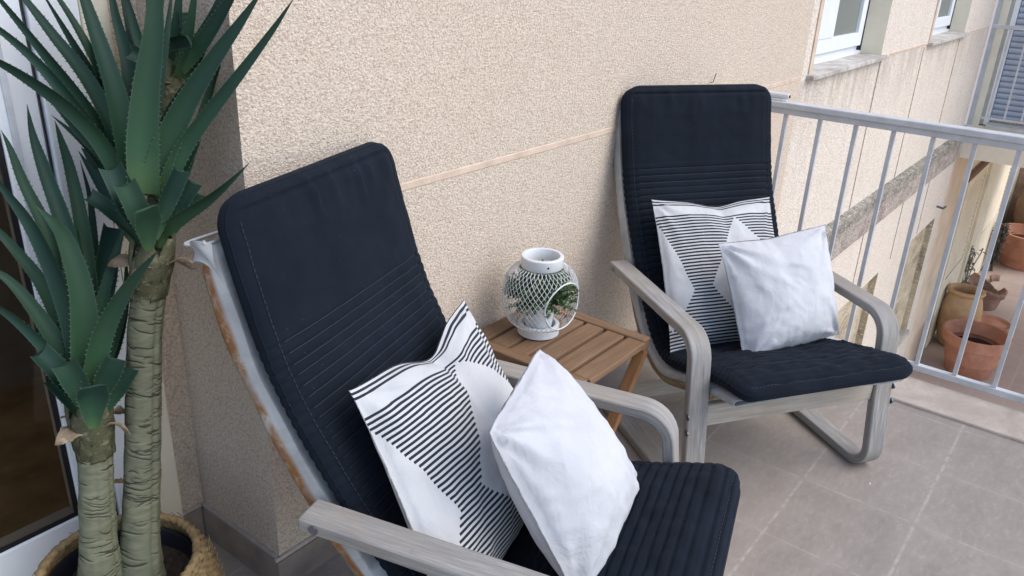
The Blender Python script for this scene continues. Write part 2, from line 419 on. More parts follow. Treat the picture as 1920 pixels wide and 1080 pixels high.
def m_small():
    t = NT('small_green_leaves'); r = t.n('NewGeometry').outputs['Random Per Island']
    t.col(t.ramp(r, [(.0, (.03, .065, .025)), (.55, (.065, .125, .04)), (.85, (.15, .23, .09)), (1, (.38, .43, .28))])); t.rough(.55); return t.m
M['foliage'] = m_small()
M['room'] = simple('dim_room_wall', (.40, .35, .31), .8, .3, 3)
M['roomfloor'] = simple('room_wood_floor', (.44, .31, .165), .4, .35, 7)
M['curtain'] = simple('pale_curtain', (.62, .60, .56), .9, .1, 9)
def m_glass(name, tint=(1, 1, 1), frost=None):
    t = NT(name); tr = t.n('BsdfTransparent'); tr.inputs[0].default_value = (*tint, 1)
    gl = t.n('BsdfGlossy'); gl.inputs['Roughness'].default_value = .02
    if frost:
        tr = t.n('BsdfPrincipled'); tr.inputs['Base Color'].default_value = (*frost, 1); tr.inputs['Roughness'].default_value = .5
    lw = t.n('LayerWeight'); lw.inputs['Blend'].default_value = .12
    f = t.math('ADD', t.math('MULTIPLY', lw.outputs['Fresnel'], .32), .025, clamp=True)
    mx = t.n('MixShader'); t.put(mx.inputs[0], f); t.put(mx.inputs[1], tr.outputs[0]); t.put(mx.inputs[2], gl.outputs[0])
    t.put(t.out.inputs['Surface'], mx.outputs[0]); return t.m
M['glass'] = m_glass('door_glass', (.62, .60, .56))
M['frosted'] = m_glass('obscure_window_glass', frost=(.2, .215, .19))

EXPOSURE = 0.68
BIG=[
([(0.748,1.458,1.077),(0.76,1.498,1.17),(0.765,1.548,1.262),(0.77,1.591,1.345),(0.781,1.632,1.436)],0.029,'L'),
([(0.762,1.433,1.068),(0.797,1.419,1.157),(0.84,1.393,1.245),(0.886,1.359,1.327),(0.921,1.326,1.389)],0.03,'L'),
([(0.733,1.467,1.062),(0.717,1.508,1.124),(0.695,1.548,1.171),(0.672,1.6,1.236),(0.638,1.653,1.28)],0.025,'L'),
([(0.74,1.427,1.069),(0.774,1.441,1.177),(0.808,1.444,1.271),(0.839,1.449,1.363),(0.865,1.455,1.445)],0.032,'L'),
([(0.772,1.521,1.059),(0.77,1.537,1.15),(0.757,1.569,1.24),(0.735,1.614,1.335),(0.713,1.657,1.426)],0.035,'L'),
([(0.798,1.519,1.054),(0.834,1.534,1.164),(0.848,1.584,1.281),(0.863,1.633,1.396),(0.87,1.657,1.464)],0.044,'L'),
([(0.75,1.497,1.036),(0.737,1.546,1.093),(0.721,1.591,1.14),(0.694,1.653,1.19)],0.032,'L'),
([(0.755,1.403,1.064),(0.796,1.38,1.149),(0.832,1.348,1.212),(0.885,1.306,1.292),(0.933,1.267,1.368),(0.965,1.237,1.427)],0.035,'L'),
([(0.737,1.412,1.068),(0.772,1.395,1.156),(0.807,1.371,1.233),(0.849,1.338,1.31),(0.891,1.3,1.381),(0.927,1.265,1.447)],0.052,'L'),
([(0.724,1.4,1.078),(0.738,1.406,1.169),(0.758,1.406,1.262),(0.784,1.402,1.361),(0.8,1.402,1.449),(0.807,1.396,1.508)],0.061,'L'),
([(0.728,1.43,1.076),(0.735,1.454,1.161),(0.743,1.487,1.258),(0.744,1.527,1.352),(0.744,1.559,1.431),(0.741,1.58,1.492)],0.051,'L'),
([(0.758,1.511,1.069),(0.764,1.54,1.173),(0.764,1.573,1.269),(0.752,1.605,1.344),(0.735,1.638,1.408),(0.715,1.653,1.444)],0.031,'L'),
([(0.745,1.477,1.073),(0.743,1.508,1.171),(0.729,1.555,1.265),(0.703,1.604,1.341),(0.679,1.64,1.404),(0.655,1.66,1.444)],0.037,'L'),
([(0.75,1.499,1.062),(0.734,1.521,1.152),(0.705,1.556,1.238),(0.673,1.591,1.315),(0.64,1.627,1.392),(0.609,1.648,1.453)],0.033,'L'),
([(0.74,1.492,1.06),(0.719,1.516,1.143),(0.691,1.55,1.225),(0.656,1.589,1.303),(0.611,1.631,1.365),(0.568,1.652,1.402)],0.031,'L'),
([(0.719,1.451,1.063),(0.705,1.486,1.151),(0.676,1.524,1.215),(0.637,1.569,1.267),(0.592,1.613,1.309),(0.54,1.658,1.337)],0.043,'L'),
([(0.741,1.395,0.997),(0.764,1.354,1.033),(0.79,1.309,1.069),(0.812,1.269,1.106),(0.838,1.231,1.15)],0.03,'L'),
([(0.767,1.458,1.062),(0.792,1.447,1.143),(0.821,1.425,1.218),(0.856,1.388,1.283),(0.885,1.348,1.333),(0.925,1.313,1.408)],0.041,'L'),
([(0.787,1.487,1.063),(0.824,1.483,1.184),(0.855,1.478,1.292),(0.874,1.473,1.379),(0.89,1.47,1.463)],0.04,'L'),
([(0.77,1.499,1.074),(0.794,1.537,1.179),(0.819,1.574,1.284),(0.832,1.621,1.378),(0.851,1.659,1.473)],0.041,'L'),
([(0.802,1.493,1.025),(0.841,1.452,1.113),(0.865,1.421,1.188),(0.887,1.396,1.269),(0.888,1.366,1.302)],0.031,'L'),
([(0.714,1.396,0.993),(0.705,1.4,1.031),(0.694,1.404,1.069),(0.684,1.43,1.137)],0.046,'S'),
([(0.708,1.388,0.992),(0.704,1.382,1.026),(0.697,1.381,1.063),(0.687,1.393,1.112)],0.045,'S'),
([(0.7,1.365,0.982),(0.699,1.356,1.018),(0.696,1.344,1.047),(0.691,1.333,1.073)],0.052,'S'),
([(0.725,1.383,0.994),(0.741,1.376,1.039),(0.759,1.365,1.083),(0.778,1.351,1.125)],0.039,'S'),
([(0.736,1.396,0.972),(0.758,1.387,1.017),(0.78,1.375,1.058),(0.804,1.359,1.096)],0.034,'S'),
([(0.751,1.422,0.956),(0.785,1.413,0.998),(0.813,1.406,1.032),(0.838,1.398,1.058)],0.034,'S'),
([(0.708,1.402,0.981),(0.696,1.421,1.018),(0.678,1.444,1.051),(0.655,1.471,1.081)],0.035,'S'),
([(0.73,1.453,0.975),(0.723,1.5,1.02),(0.717,1.553,1.074),(0.711,1.604,1.126)],0.041,'L'),
([(0.749,1.491,0.966),(0.75,1.551,1.019),(0.753,1.604,1.067),(0.757,1.659,1.122)],0.036,'S'),
([(0.783,1.469,0.991),(0.829,1.463,1.059),(0.866,1.463,1.117),(0.888,1.46,1.145)],0.029,'L'),
]
SMALL=[
([(0.583,1.469,0.69),(0.607,1.531,0.822),(0.618,1.577,0.907),(0.626,1.626,0.991),(0.637,1.658,1.057)],0.028,'L'),
([(0.58,1.444,0.701),(0.625,1.466,0.814),(0.664,1.474,0.9),(0.703,1.476,0.976),(0.724,1.475,1.014)],0.028,'L'),
([(0.604,1.5,0.675),(0.651,1.536,0.805),(0.686,1.563,0.902),(0.719,1.607,1.018),(0.732,1.65,1.095)],0.035,'L'),
([(0.607,1.495,0.669),(0.668,1.497,0.753),(0.715,1.518,0.836),(0.75,1.556,0.921)],0.035,'L'),
([(0.579,1.475,0.695),(0.604,1.505,0.82),(0.617,1.571,0.975),(0.611,1.624,1.075),(0.608,1.646,1.138),(0.602,1.654,1.174)],0.035,'L'),
([(0.577,1.449,0.701),(0.607,1.484,0.826),(0.636,1.54,0.977),(0.643,1.601,1.094),(0.646,1.631,1.16),(0.653,1.649,1.216)],0.044,'L'),
([(0.597,1.468,0.696),(0.642,1.512,0.85),(0.674,1.56,0.985),(0.691,1.606,1.089),(0.696,1.634,1.144),(0.698,1.651,1.179)],0.037,'L'),
([(0.567,1.434,0.717),(0.58,1.456,0.812),(0.584,1.491,0.909),(0.578,1.543,1.012),(0.562,1.582,1.078),(0.543,1.618,1.134)],0.046,'L'),
([(0.575,1.466,0.701),(0.583,1.504,0.806),(0.579,1.548,0.899),(0.561,1.59,0.963),(0.54,1.627,1.012),(0.517,1.649,1.038)],0.033,'L'),
([(0.56,1.442,0.711),(0.559,1.48,0.8),(0.545,1.524,0.874),(0.524,1.562,0.928),(0.492,1.6,0.958)],0.037,'L'),
([(0.549,1.427,0.716),(0.541,1.457,0.782),(0.521,1.496,0.837),(0.495,1.534,0.882),(0.463,1.572,0.912)],0.033,'L'),
([(0.559,1.413,0.711),(0.584,1.422,0.822),(0.599,1.435,0.92),(0.599,1.458,1.003),(0.586,1.466,1.041),(0.568,1.477,1.074)],0.054,'L'),
([(0.562,1.396,0.717),(0.597,1.387,0.829),(0.627,1.36,0.905),(0.655,1.325,0.964),(0.678,1.288,1.012)],0.043,'L'),
([(0.6,1.453,0.713),(0.648,1.489,0.821),(0.691,1.522,0.912),(0.73,1.545,0.985)],0.045,'S'),
([(0.615,1.487,0.811),(0.647,1.521,0.903),(0.665,1.554,0.966),(0.675,1.587,1.015)],0.017,'L'),
([(0.592,1.457,0.691),(0.639,1.469,0.761),(0.684,1.478,0.824),(0.715,1.489,0.863)],0.038,'L'),
([(0.558,1.411,0.695),(0.547,1.416,0.733),(0.533,1.431,0.778),(0.514,1.451,0.822)],0.044,'S'),
([(0.551,1.389,0.691),(0.547,1.392,0.731),(0.541,1.396,0.769),(0.532,1.404,0.805)],0.047,'S'),
([(0.549,1.371,0.67),(0.552,1.366,0.711),(0.553,1.357,0.742),(0.55,1.348,0.766)],0.058,'S'),
([(0.565,1.386,0.696),(0.578,1.378,0.734),(0.59,1.367,0.767),(0.604,1.355,0.802)],0.044,'S'),
([(0.577,1.409,0.658),(0.598,1.4,0.693),(0.617,1.39,0.724),(0.639,1.379,0.759)],0.037,'S'),
([(0.553,1.409,0.663),(0.545,1.421,0.697),(0.534,1.435,0.731),(0.521,1.45,0.761)],0.03,'S'),
]
BACK=[
([(0.87,1.557,1.241),(0.865,1.561,1.312),(0.879,1.539,1.383),(0.886,1.518,1.442)],0.028,'L'),
([(0.853,1.486,1.262),(0.861,1.474,1.322),(0.872,1.464,1.389),(0.885,1.455,1.463)],0.032,'L'),
([(0.852,1.466,1.264),(0.869,1.443,1.334),(0.88,1.425,1.401),(0.888,1.411,1.466)],0.028,'L'),
([(0.854,1.45,1.266),(0.872,1.413,1.327),(0.888,1.376,1.386),(0.908,1.344,1.46)],0.039,'L'),
([(0.85,1.449,1.286),(0.878,1.393,1.348),(0.903,1.345,1.415),(0.924,1.301,1.48)],0.035,'L'),
([(0.851,1.521,1.257),(0.844,1.565,1.323),(0.847,1.589,1.38),(0.848,1.596,1.409)],0.024,'L'),
([(0.871,1.535,1.264),(0.874,1.56,1.342),(0.882,1.571,1.41),(0.887,1.572,1.458)],0.037,'L'),
([(0.849,1.506,1.309),(0.839,1.485,1.32),(0.848,1.442,1.335),(0.848,1.403,1.341)],0.027,'S'),
([(0.842,1.466,1.265),(0.823,1.487,1.294),(0.805,1.498,1.308),(0.787,1.505,1.319)],0.031,'S'),
([(0.859,1.471,1.253),(0.875,1.461,1.302),(0.884,1.459,1.351),(0.884,1.462,1.389)],0.027,'S'),
]
TRUNK_A=[(0.596, 1.4, 0.263), (0.615, 1.405, 0.368), (0.638, 1.408, 0.488), (0.659, 1.412, 0.605), (0.679, 1.414, 0.718), (0.694, 1.415, 0.806), (0.708, 1.411, 0.871), (0.719, 1.408, 0.924), (0.728, 1.406, 0.966), (0.732, 1.411, 1.017), (0.744, 1.431, 1.083)]
TRUNK_B=[(0.524, 1.415, 0.301), (0.535, 1.419, 0.37), (0.548, 1.425, 0.453), (0.559, 1.429, 0.522), (0.567, 1.432, 0.579), (0.572, 1.434, 0.613), (0.575, 1.438, 0.646), (0.58, 1.444, 0.701)]
TRUNK_C=[(0.617, 1.436, 0.278), (0.653, 1.443, 0.463), (0.696, 1.449, 0.698), (0.729, 1.446, 0.865), (0.767, 1.432, 1.025), (0.816, 1.464, 1.136), (0.858, 1.495, 1.26), (0.871, 1.505, 1.298)]
# ================================================================== SETTING
YW = 1.39            # face of the roughcast wall
TZ = -3.04           # level of the terrace below
mb = MB(); mb.box(-2.6, 3.0, -2.2, 1.74, -.2, 0); tag(mb.build('balcony_floor', M['tiles']), kind='structure')
mb = MB(); mb.box(3.0, 3.225, -2.2, 1.385, -.22, .012); tag(mb.build('balcony_kerb', M['kerb'], bevel=.006), kind='structure')
mb = MB(); mb.add([(-150, -200, TZ), (250, -200, TZ), (250, 200, TZ), (-150, 200, TZ)], [(0, 1, 2, 3)]); tag(mb.build('terrace_ground', M['terrace']), kind='structure')

bld = thing('apartment_building', (.93, YW, 0), 'beige roughcast apartment facade with sliding door, windows, stained ledge and shuttered projecting bay', 'building')
# --- main wall, cut round the openings
def wall_with_holes(mb, x0, x1, z0, z1, holes, y0, y1):
    xs = sorted({x0, x1, *[h[0] for h in holes], *[h[1] for h in holes]}); zs = sorted({z0, z1, *[h[2] for h in holes], *[h[3] for h in holes]})
    vid = {}
    def vert(x, z):
        if (x, z) not in vid: vid[(x, z)] = len(mb.v); mb.v.append((x, y0, z))
        return vid[(x, z)]
    solid = lambda x, z: x0 <= x <= x1 and z0 <= z <= z1 and not any(h[0] < x < h[1] and h[2] < z < h[3] for h in holes)
    for i in range(len(xs) - 1):
        for j in range(len(zs) - 1):
            if solid((xs[i] + xs[i + 1]) / 2, (zs[j] + zs[j + 1]) / 2):
                mb.f.append((vert(xs[i], zs[j]), vert(xs[i + 1], zs[j]), vert(xs[i + 1], zs[j + 1]), vert(xs[i], zs[j + 1])))
    for h in holes:   # reveals
        a, b, c, d = h
        mb.add([(a, y0, c), (b, y0, c), (b, y0, d), (a, y0, d), (a, y1, c), (b, y1, c), (b, y1, d), (a, y1, d)], [(0, 4, 5, 1), (2, 6, 7, 3), (0, 3, 7, 4), (1, 5, 6, 2)])
mb = MB(); mb.add([(.93, YW, -.2), (4.18, YW, -.2), (4.18, YW, 3.3), (.93, YW, 3.3), (.93, 1.76, -.2), (.93, 1.76, 3.3), (.86, 1.72, -.2), (.93, 1.72, -.2), (.93, 1.72, 3.3), (.86, 1.72, 3.3)],
                  [(0, 1, 2, 3), (4, 0, 3, 5), (6, 7, 8, 9)])
mb.build('wall', M['wall'], bld)
W1 = (4.32, 5.62, .965, 2.35); W2 = (6.92, 8.2, .965, 2.35)
WA = (8.0, 9.12, -2.25, -.93); WB = (5.8, 7.03, -2.25, -.93)
mb = MB(); wall_with_holes(mb, 4.192, 9.42, -.05, 3.3, [W1, W2], YW + .004, 1.545)
wall_with_holes(mb, 3.3, 9.42, TZ, -.05, [WA, WB], YW + .004, 1.52)
mb.build('wall', M['wall_far'], bld)
MB().box(4.18, 4.192, YW + .006, YW + .1, -.05, 3.3).build('expansion_joint', M['joint'], bld)
for x in (5.63, 6.78, 8.06): MB().box(x - .0035, x + .0035, YW - .001, YW + .05, -.05, .94).build('expansion_joint', M['joint'], bld)
for x in (4.9, 6.2, 7.35, 8.3): MB().box(x - .0035, x + .0035, YW - .001, YW + .05, -.9, -.37).build('expansion_joint', M['joint'], bld)
for q in ((.93, 4.178, YW - .0015, YW + .02, .951, .974), (5.67, 6.88, YW - .002, YW + .02, .952, .968), (8.25, 9.4, YW - .002, YW + .02, .955, .967)): MB().box(*q).build('plaster_groove', M['mortar'], bld, bevel=.004)
# slab edge ledge, weathered
mb = MB(); mb.add([(x, y, z) for x in (3.3, 9.36) for y, z in ((YW + .02, -.05), (YW - .045, -.075), (YW - .045, -.155), (YW + .02, -.155))], [(0, 4, 5, 1), (1, 5, 6, 2), (2, 6, 7, 3), (0, 1, 2, 3), (7, 6, 5, 4)])
mb.build('ledge', M['mould'], bld)
mb = MB(); mb.box(3.3, 9.38, YW - .014, YW + .02, -.36, -.1555); mb.build('slab_edge', M['redstain'], bld)
# windows of the upper floor
def upper_window(o):
    a, b, c, d = o
    w = bpy.data.objects.new('window', None); COL.objects.link(w); w.parent = bld
    fr = MB(); yf = 1.50; c2 = c - .02
    for (x0, x1, z0, z1) in ((a - .03, a + .07, c2, d + .02), (b - .11, b + .02, c2, d + .02), (a + .07, b - .11, c2, c + .055), (a + .07, b - .11, d - .06, d + .02)): fr.box(x0, x1, yf + .02, yf + .085, z0, z1)
    s0, s1, q0, q1 = a + .075, b - .115, c + .06, d - .065
    for (x0, x1, z0, z1) in ((s0, s0 + .09, q0, q1), (s1 - .09, s1, q0, q1), (s0 + .09, s1 - .09, q0, q0 + .08), (s0 + .09, s1 - .09, q1 - .1, q1)): fr.box(x0, x1, yf, yf + .05, z0, z1)
    m = a + .54; fr.box(s0 + .0905, m + .06, yf - .004, yf + .05, q0 + .0805, q1 - .1)
    f = fr.build('frame', M['white_pvc'], w, bevel=.004)
    MB().box(m + .06, s1 - .09, yf + .02, yf + .03, q0 + .08, q1 - .1).build('pane', M['frosted'], w)
    MB().box(b - .115, b - .108, yf - .006, yf + .02, c + .03, d).build('gasket', M['gasket'], w)
    MB().box(s0 + .05, s0 + .08, yf - .03, yf, q0 + .03, q0 + .06).build('latch', M['gasket'], w)
    g = MB(); g.box(a - .06, b + .055, YW - .035, yf + .03, c - .021, c + .004); g.build('sill', M['stone_sill'], w, bevel=.004)
    MB().box(a - .006, a - .003, YW - .004, yf + .02, c, d).build('reveal', M['cream'], w)
    MB().box(a - .045, a - .007, YW - .003, YW + .01, c - .02, d).build('reveal_edge', M['mortar'], w)
for o in (W1, W2): upper_window(o)
# cream reveal facings need to sit inside the opening
for o in (W1, W2):
    a, b, c, d = o; MB().box(b - .006, b - .002, YW + .002, 1.52, c + .001, d - .01).build('reveal_facing', M['cream'], bld)
for (a, b, c, d) in (WA, WB):
    w = bpy.data.objects.new('lower_window', None); COL.objects.link(w); w.parent = bld
    MB().box(a - .02, b + .02, 1.45, 1.56, c - .02, d + .02).build('recess_panel', M['recess'], w)
    MB().box(a - .05, b + .05, YW - .02, YW + .055, c - .05, c + .005).build('sill', M['stone_sill'], w)
    MB().box(b - .012, b - .004, YW + .004, 1.50, c, d).build('reveal', M['recess'], w)
# bracket on wall
MB().tube([(3.10, 1.40, 1.045), (3.10, 1.378, 1.05), (3.095, 1.372, 1.066), (3.10, 1.37, 1.085)], .0016, 6).build('wall_wire', M['gasket'], bld)
MB().tube([(9.04, 1.395, -.79), (9.04, 1.33, -.80), (9.04, 1.31, -.77)], .012, 6).build('wall_hook', M['bolt'], bld)

# projecting bay with roller shutter
MB().box(9.42, 14, -3, 1.36, -.335, -.012).build('bay_slab', M['beige'], bld)
MB().box(9.66, 14, -3, 1.36, -.011, 3.3).build('bay_wall', M['wall_far'], bld)
MB().box(9.53, 9.659, 1.285, 1.345, -.011, 3.3).build('corner_plaster', M['cream'], bld)
MB().box(9.52, 9.659, 1.3455, 1.388, -.011, 3.3).build('corner_post', M['grey_metal'], bld)
sh = MB(); z = .055; prof = []
while z < 2.4:
    prof += [(9.63, z), (9.612, z + .012), (9.606, z + .03), (9.612, z + .048)]; z += .055
sh.grid([[(x, y, zz) for y in (-1.6, 1.20)] for x, zz in prof], flip=False)
shut = bpy.data.objects.new('shuttered_door', None); COL.objects.link(shut); shut.parent = bld
sh.build('roller_shutter', M['grey_shutter'], shut)
MB().box(9.585, 9.65, 1.205, 1.25, .0, 2.5).build('shutter_frame', M['white_pvc'], shut)
MB().box(9.60, 9.655, 1.252, 1.284, .0, 2.5).build('shutter_guide', M['grey_metal'], shut)
MB().box(9.425, 9.60, -2.5, 1.20, -.0115, .03).build('threshold', M['grey_metal'], shut)
# under the bay: recessed terrace doors
MB().add([(9.42, YW + .003, TZ), (10.42, YW + .003, TZ), (10.42, YW + .003, -.336), (9.42, YW + .003, -.336)], [(0, 1, 2, 3)]).build('wall', M['tan'], bld)
MB().box(10.42, 17, YW + .003, YW + .3, TZ, -.336).build('wall', M['cream'], bld)
MB().box(10.42, 11.98, YW - .05, YW + .003, -.80, -.73).build('shutter_box', simple('brown_shutter_box', (.20, .10, .05), .6), bld)
def louver(x0, x1, z0, z1):
    d = bpy.data.objects.new('louvered_door', None); COL.objects.link(d); d.parent = bld
    MB().box(x0, x0 + .09, YW - .035, YW + .002, z0, z1).box(x1 - .09, x1, YW - .035, YW + .002, z0, z1).box(x0 + .09, x1 - .09, YW - .034, YW + .002, z1 - .09, z1).box(x0 + .09, x1 - .09, YW - .034, YW + .002, z0, z0 + .9).build('frame', M['cream'], d)
    s = MB(); z = z0 + .92
    while z < z1 - .12:
        s.add([(x0 + .09, YW - .03, z), (x1 - .09, YW - .03, z), (x1 - .09, YW - .004, z + .05), (x0 + .09, YW - .004, z + .05), (x0 + .09, YW - .022, z - .006), (x1 - .09, YW - .022, z - .006), (x1 - .09, YW + .0, z + .044), (x0 + .09, YW, z + .044)], [(0, 1, 2, 3), (4, 7, 6, 5), (0, 4, 5, 1), (2, 6, 7, 3)]); z += .06
    s.build('slats', M['beige'], d)
louver(10.6, 11.9, TZ + .02, -.82); louver(12.95, 14.7, TZ + .02, -.82)
MB().box(12.0, 12.85, YW - .06, YW + .003, TZ, -.336).build('pilaster', M['cream'], bld)
MB().box(16.4, 16.7, -4, YW, TZ, -.336).build('end_wall', m_stain('reddish_rubble_wall', (.20, .13, .10), (.38, .26, .20), (.5, .38, .30), 3), bld)

# skirting tiles
sk = MB()
def skirt(a, b, nrm, h=.094, t=.011):
    a, b = Vector(a), Vector(b); n = Vector(nrm) * t; d = (b - a); L = d.length; d.normalize(); q = 0
    while q < L - 1e-4:
        e = min(q + .3333, L); p0 = a + d * (q + .0015); p1 = a + d * (e - .0015); q = e
        v = [p0, p1, p1 + n, p0 + n]; sk.add([(p.x, p.y, .001) for p in v] + [(p.x, p.y, h) for p in v], [(3, 2, 6, 7), (7, 6, 5, 4), (0, 3, 7, 4), (2, 1, 5, 6)])
skirt((.918, YW), (3.22, YW), (0, -1)); skirt((.93, 1.709), (.93, YW - .011), (-1, 0)); skirt((.86, 1.72), (.919, 1.72), (0, -1))
sk.build('skirting', M['skirt'], bld, bevel=.0015, seg=1)
MB().box(.915, 3.22, YW - .0085, YW + .002, .0945, .106).box(.921, .932, YW - .009, 1.72, .0945, .106).box(.86, .92, 1.711, 1.722, .0945, .106).build('skirting_cap', M['skirt_cap'], bld, bevel=.003)

# sliding door
dr = bpy.data.objects.new('sliding_door', None); COL.objects.link(dr); dr.parent = bld
MB().box(.806, .862, 1.70, 1.80, .0, 3.3).build('door_jamb_plaster', M['cream'], dr, bevel=.004)
MB().box(.708, .805, 1.705, 1.80, .012, 2.4).box(-1.9, .707, 1.70, 1.80, .001, .055).box(-1.9, .805, 1.70, 1.80, 2.401, 2.5).build('frame', M['white_pvc'], dr, bevel=.004)
MB().box(.623, .702, 1.716, 1.775, .06, 2.395).box(-.62, -.54, 1.716, 1.775, .06, 2.395).box(-.539, .622, 1.716, 1.775, .06, .246).box(-.539, .622, 1.716, 1.775, 2.3, 2.395).build('leaf_frame', M['white_pvc'], dr, bevel=.005)
MB().box(.7025, .7058, 1.7150, 1.7165, .058, 2.39).build('seal', M['gasket'], dr)
MB().add([(x, y, z) for y in (1.719, 1.7235) for x, z in ((.6225, .247), (-.538, .247), (-.538, .257), (.612, .257), (.612, 2.299), (.6225, 2.299))], [(0, 1, 2, 3), (0, 3, 4, 5), (9, 8, 7, 6), (11, 10, 9, 6), (2, 8, 9, 3), (3, 9, 10, 4), (0, 6, 7, 1), (0, 5, 11, 6)]).build('gasket', M['gasket'], dr)
MB().box(-.538, .6225, 1.724, 1.729, .247, 2.299).build('pane', M['glass'], dr)
MB().box(.640, .652, 1.7105, 1.7155, .06, 2.395).build('groove_shade_strip', simple('groove_shade_grey', (.58, .61, .65), .4), dr)  # grey strip paints the shaded line of a groove in the stile
MB().box(-1.9, 1.6, 1.80, 2.9, -.02, .01).build('room_floor', M['roomfloor'], dr)
MB().add([(-1.9, 2.9, 0), (1.6, 2.9, 0), (1.6, 2.9, 2.6), (-1.9, 2.9, 2.6), (1.6, 1.8, 0), (1.6, 1.8, 2.6), (-1.9, 1.8, 0), (-1.9, 1.8, 2.6)], [(0, 1, 2, 3), (1, 4, 5, 2), (6, 0, 3, 7), (3, 2, 5, 7)]).build('room_wall', M['room'], dr)
MB().box(-2.6, -1.9, 1.72, 1.8, 0, 3.3).box(-1.9, .805, 1.72, 1.8, 2.501, 3.3).build('wall', M['wall'], bld)

# ------------------------------------------------------------------ balcony railing
rl = thing('balcony_railing', (3.25, YW, 0), 'pale grey painted metal railing with thin vertical bars behind the armchair', 'railing')
MB().box(3.222, 3.278, -2.2, 1.385, .968, .992).box(3.232, 3.268, -2.2, 1.384, .944, .9685).build('top_rail', M['rail'], rl, bevel=.004)
MB().box(3.236, 3.264, -2.2, 1.384, .036, .062).build('bottom_rail', M['rail'], rl, bevel=.003)
k = 0
y = 1.252
while y > -2.1:
    MB().box(3.242, 3.258, y - .008, y + .008, .0615, .9445).build('baluster', M['rail'], rl, bevel=.002); y -= .137
rb = thing('wall_clamp', (3.25, 1.18, .992), 'small white metal clamp sitting on the rail end beside the cushion', 'clamp')
MB().box(3.235, 3.268, 1.13, 1.25, .9925, 1.001).tube([(3.25, 1.115, 1.012), (3.25, 1.25, 1.012)], .012, 12).build('bracket', M['white_paint'], rb, bevel=.002)
MB().tube([(3.25, 1.112, 1.012), (3.25, 1.1149, 1.012)], .006, 10).build('bolt_hole', M['gasket'], rb)
# far railing in front of the shutter
fr = thing('window_railing', (9.42, 1.2, 0), 'white metal railing in front of the grey roller shutter of the next flat', 'railing')
MB().box(9.40, 9.43, -2.2, 1.37, .95, .985).build('top_rail', M['rail'], fr, bevel=.004)
MB().box(9.405, 9.425, -2.2, 1.26, .085, .105).build('bottom_rail', M['rail'], fr)
y = 1.205
while y > -2.1:
    MB().box(9.408, 9.422, y - .008, y + .008, .1055, .9495).build('baluster', M['rail'], fr); y -= .15
MB().box(9.395, 9.435, 1.06, 1.10, .9855, 1.01).build('clamp', M['bolt'], fr, bevel=.006)
# ================================================================== ARMCHAIRS
W, BW = .726, .065
PROF = fillet([(-.578, .5566), (-.019, .540), (.053, 0.0), (-.581, .011)], [.088, .08], 12)
SEAT = np.array([(-.758, 1.100), (-.722, .955), (-.678, .815), (-.612, .675), (-.525, .53), (-.44, .41), (-.36, .343), (-.28, .325), (-.19, .35), (-.09, .388), (.03, .418), (.10, .432), (.15, .424)])
def band(mb, path, x0, x1, t, uvoff=0):
    """a bent board: path is the outer curve in (y, z), thickness t to the left of travel"""
    P, L = resample(path, 90); Q = offset2(P, -t); n = len(P); vs = []; uv = []
    for i in range(n):
        s = L * i / (n - 1) + uvoff
        for (pt, x, u) in ((P[i], x0, 0), (P[i], x1, .065), (Q[i], x1, .095), (Q[i], x0, .16)): vs.append((x, pt[0], pt[1])); uv.append((s, u))
    fs = []
    for i in range(n - 1):
        for k in range(4): fs.append((i * 4 + k, i * 4 + (k + 1) % 4, i * 4 + 4 + (k + 1) % 4, i * 4 + 4 + k))
    fs += [(3, 2, 1, 0), tuple(4 * (n - 1) + k for k in range(4))]
    mb.add(vs, fs, uv); return mb
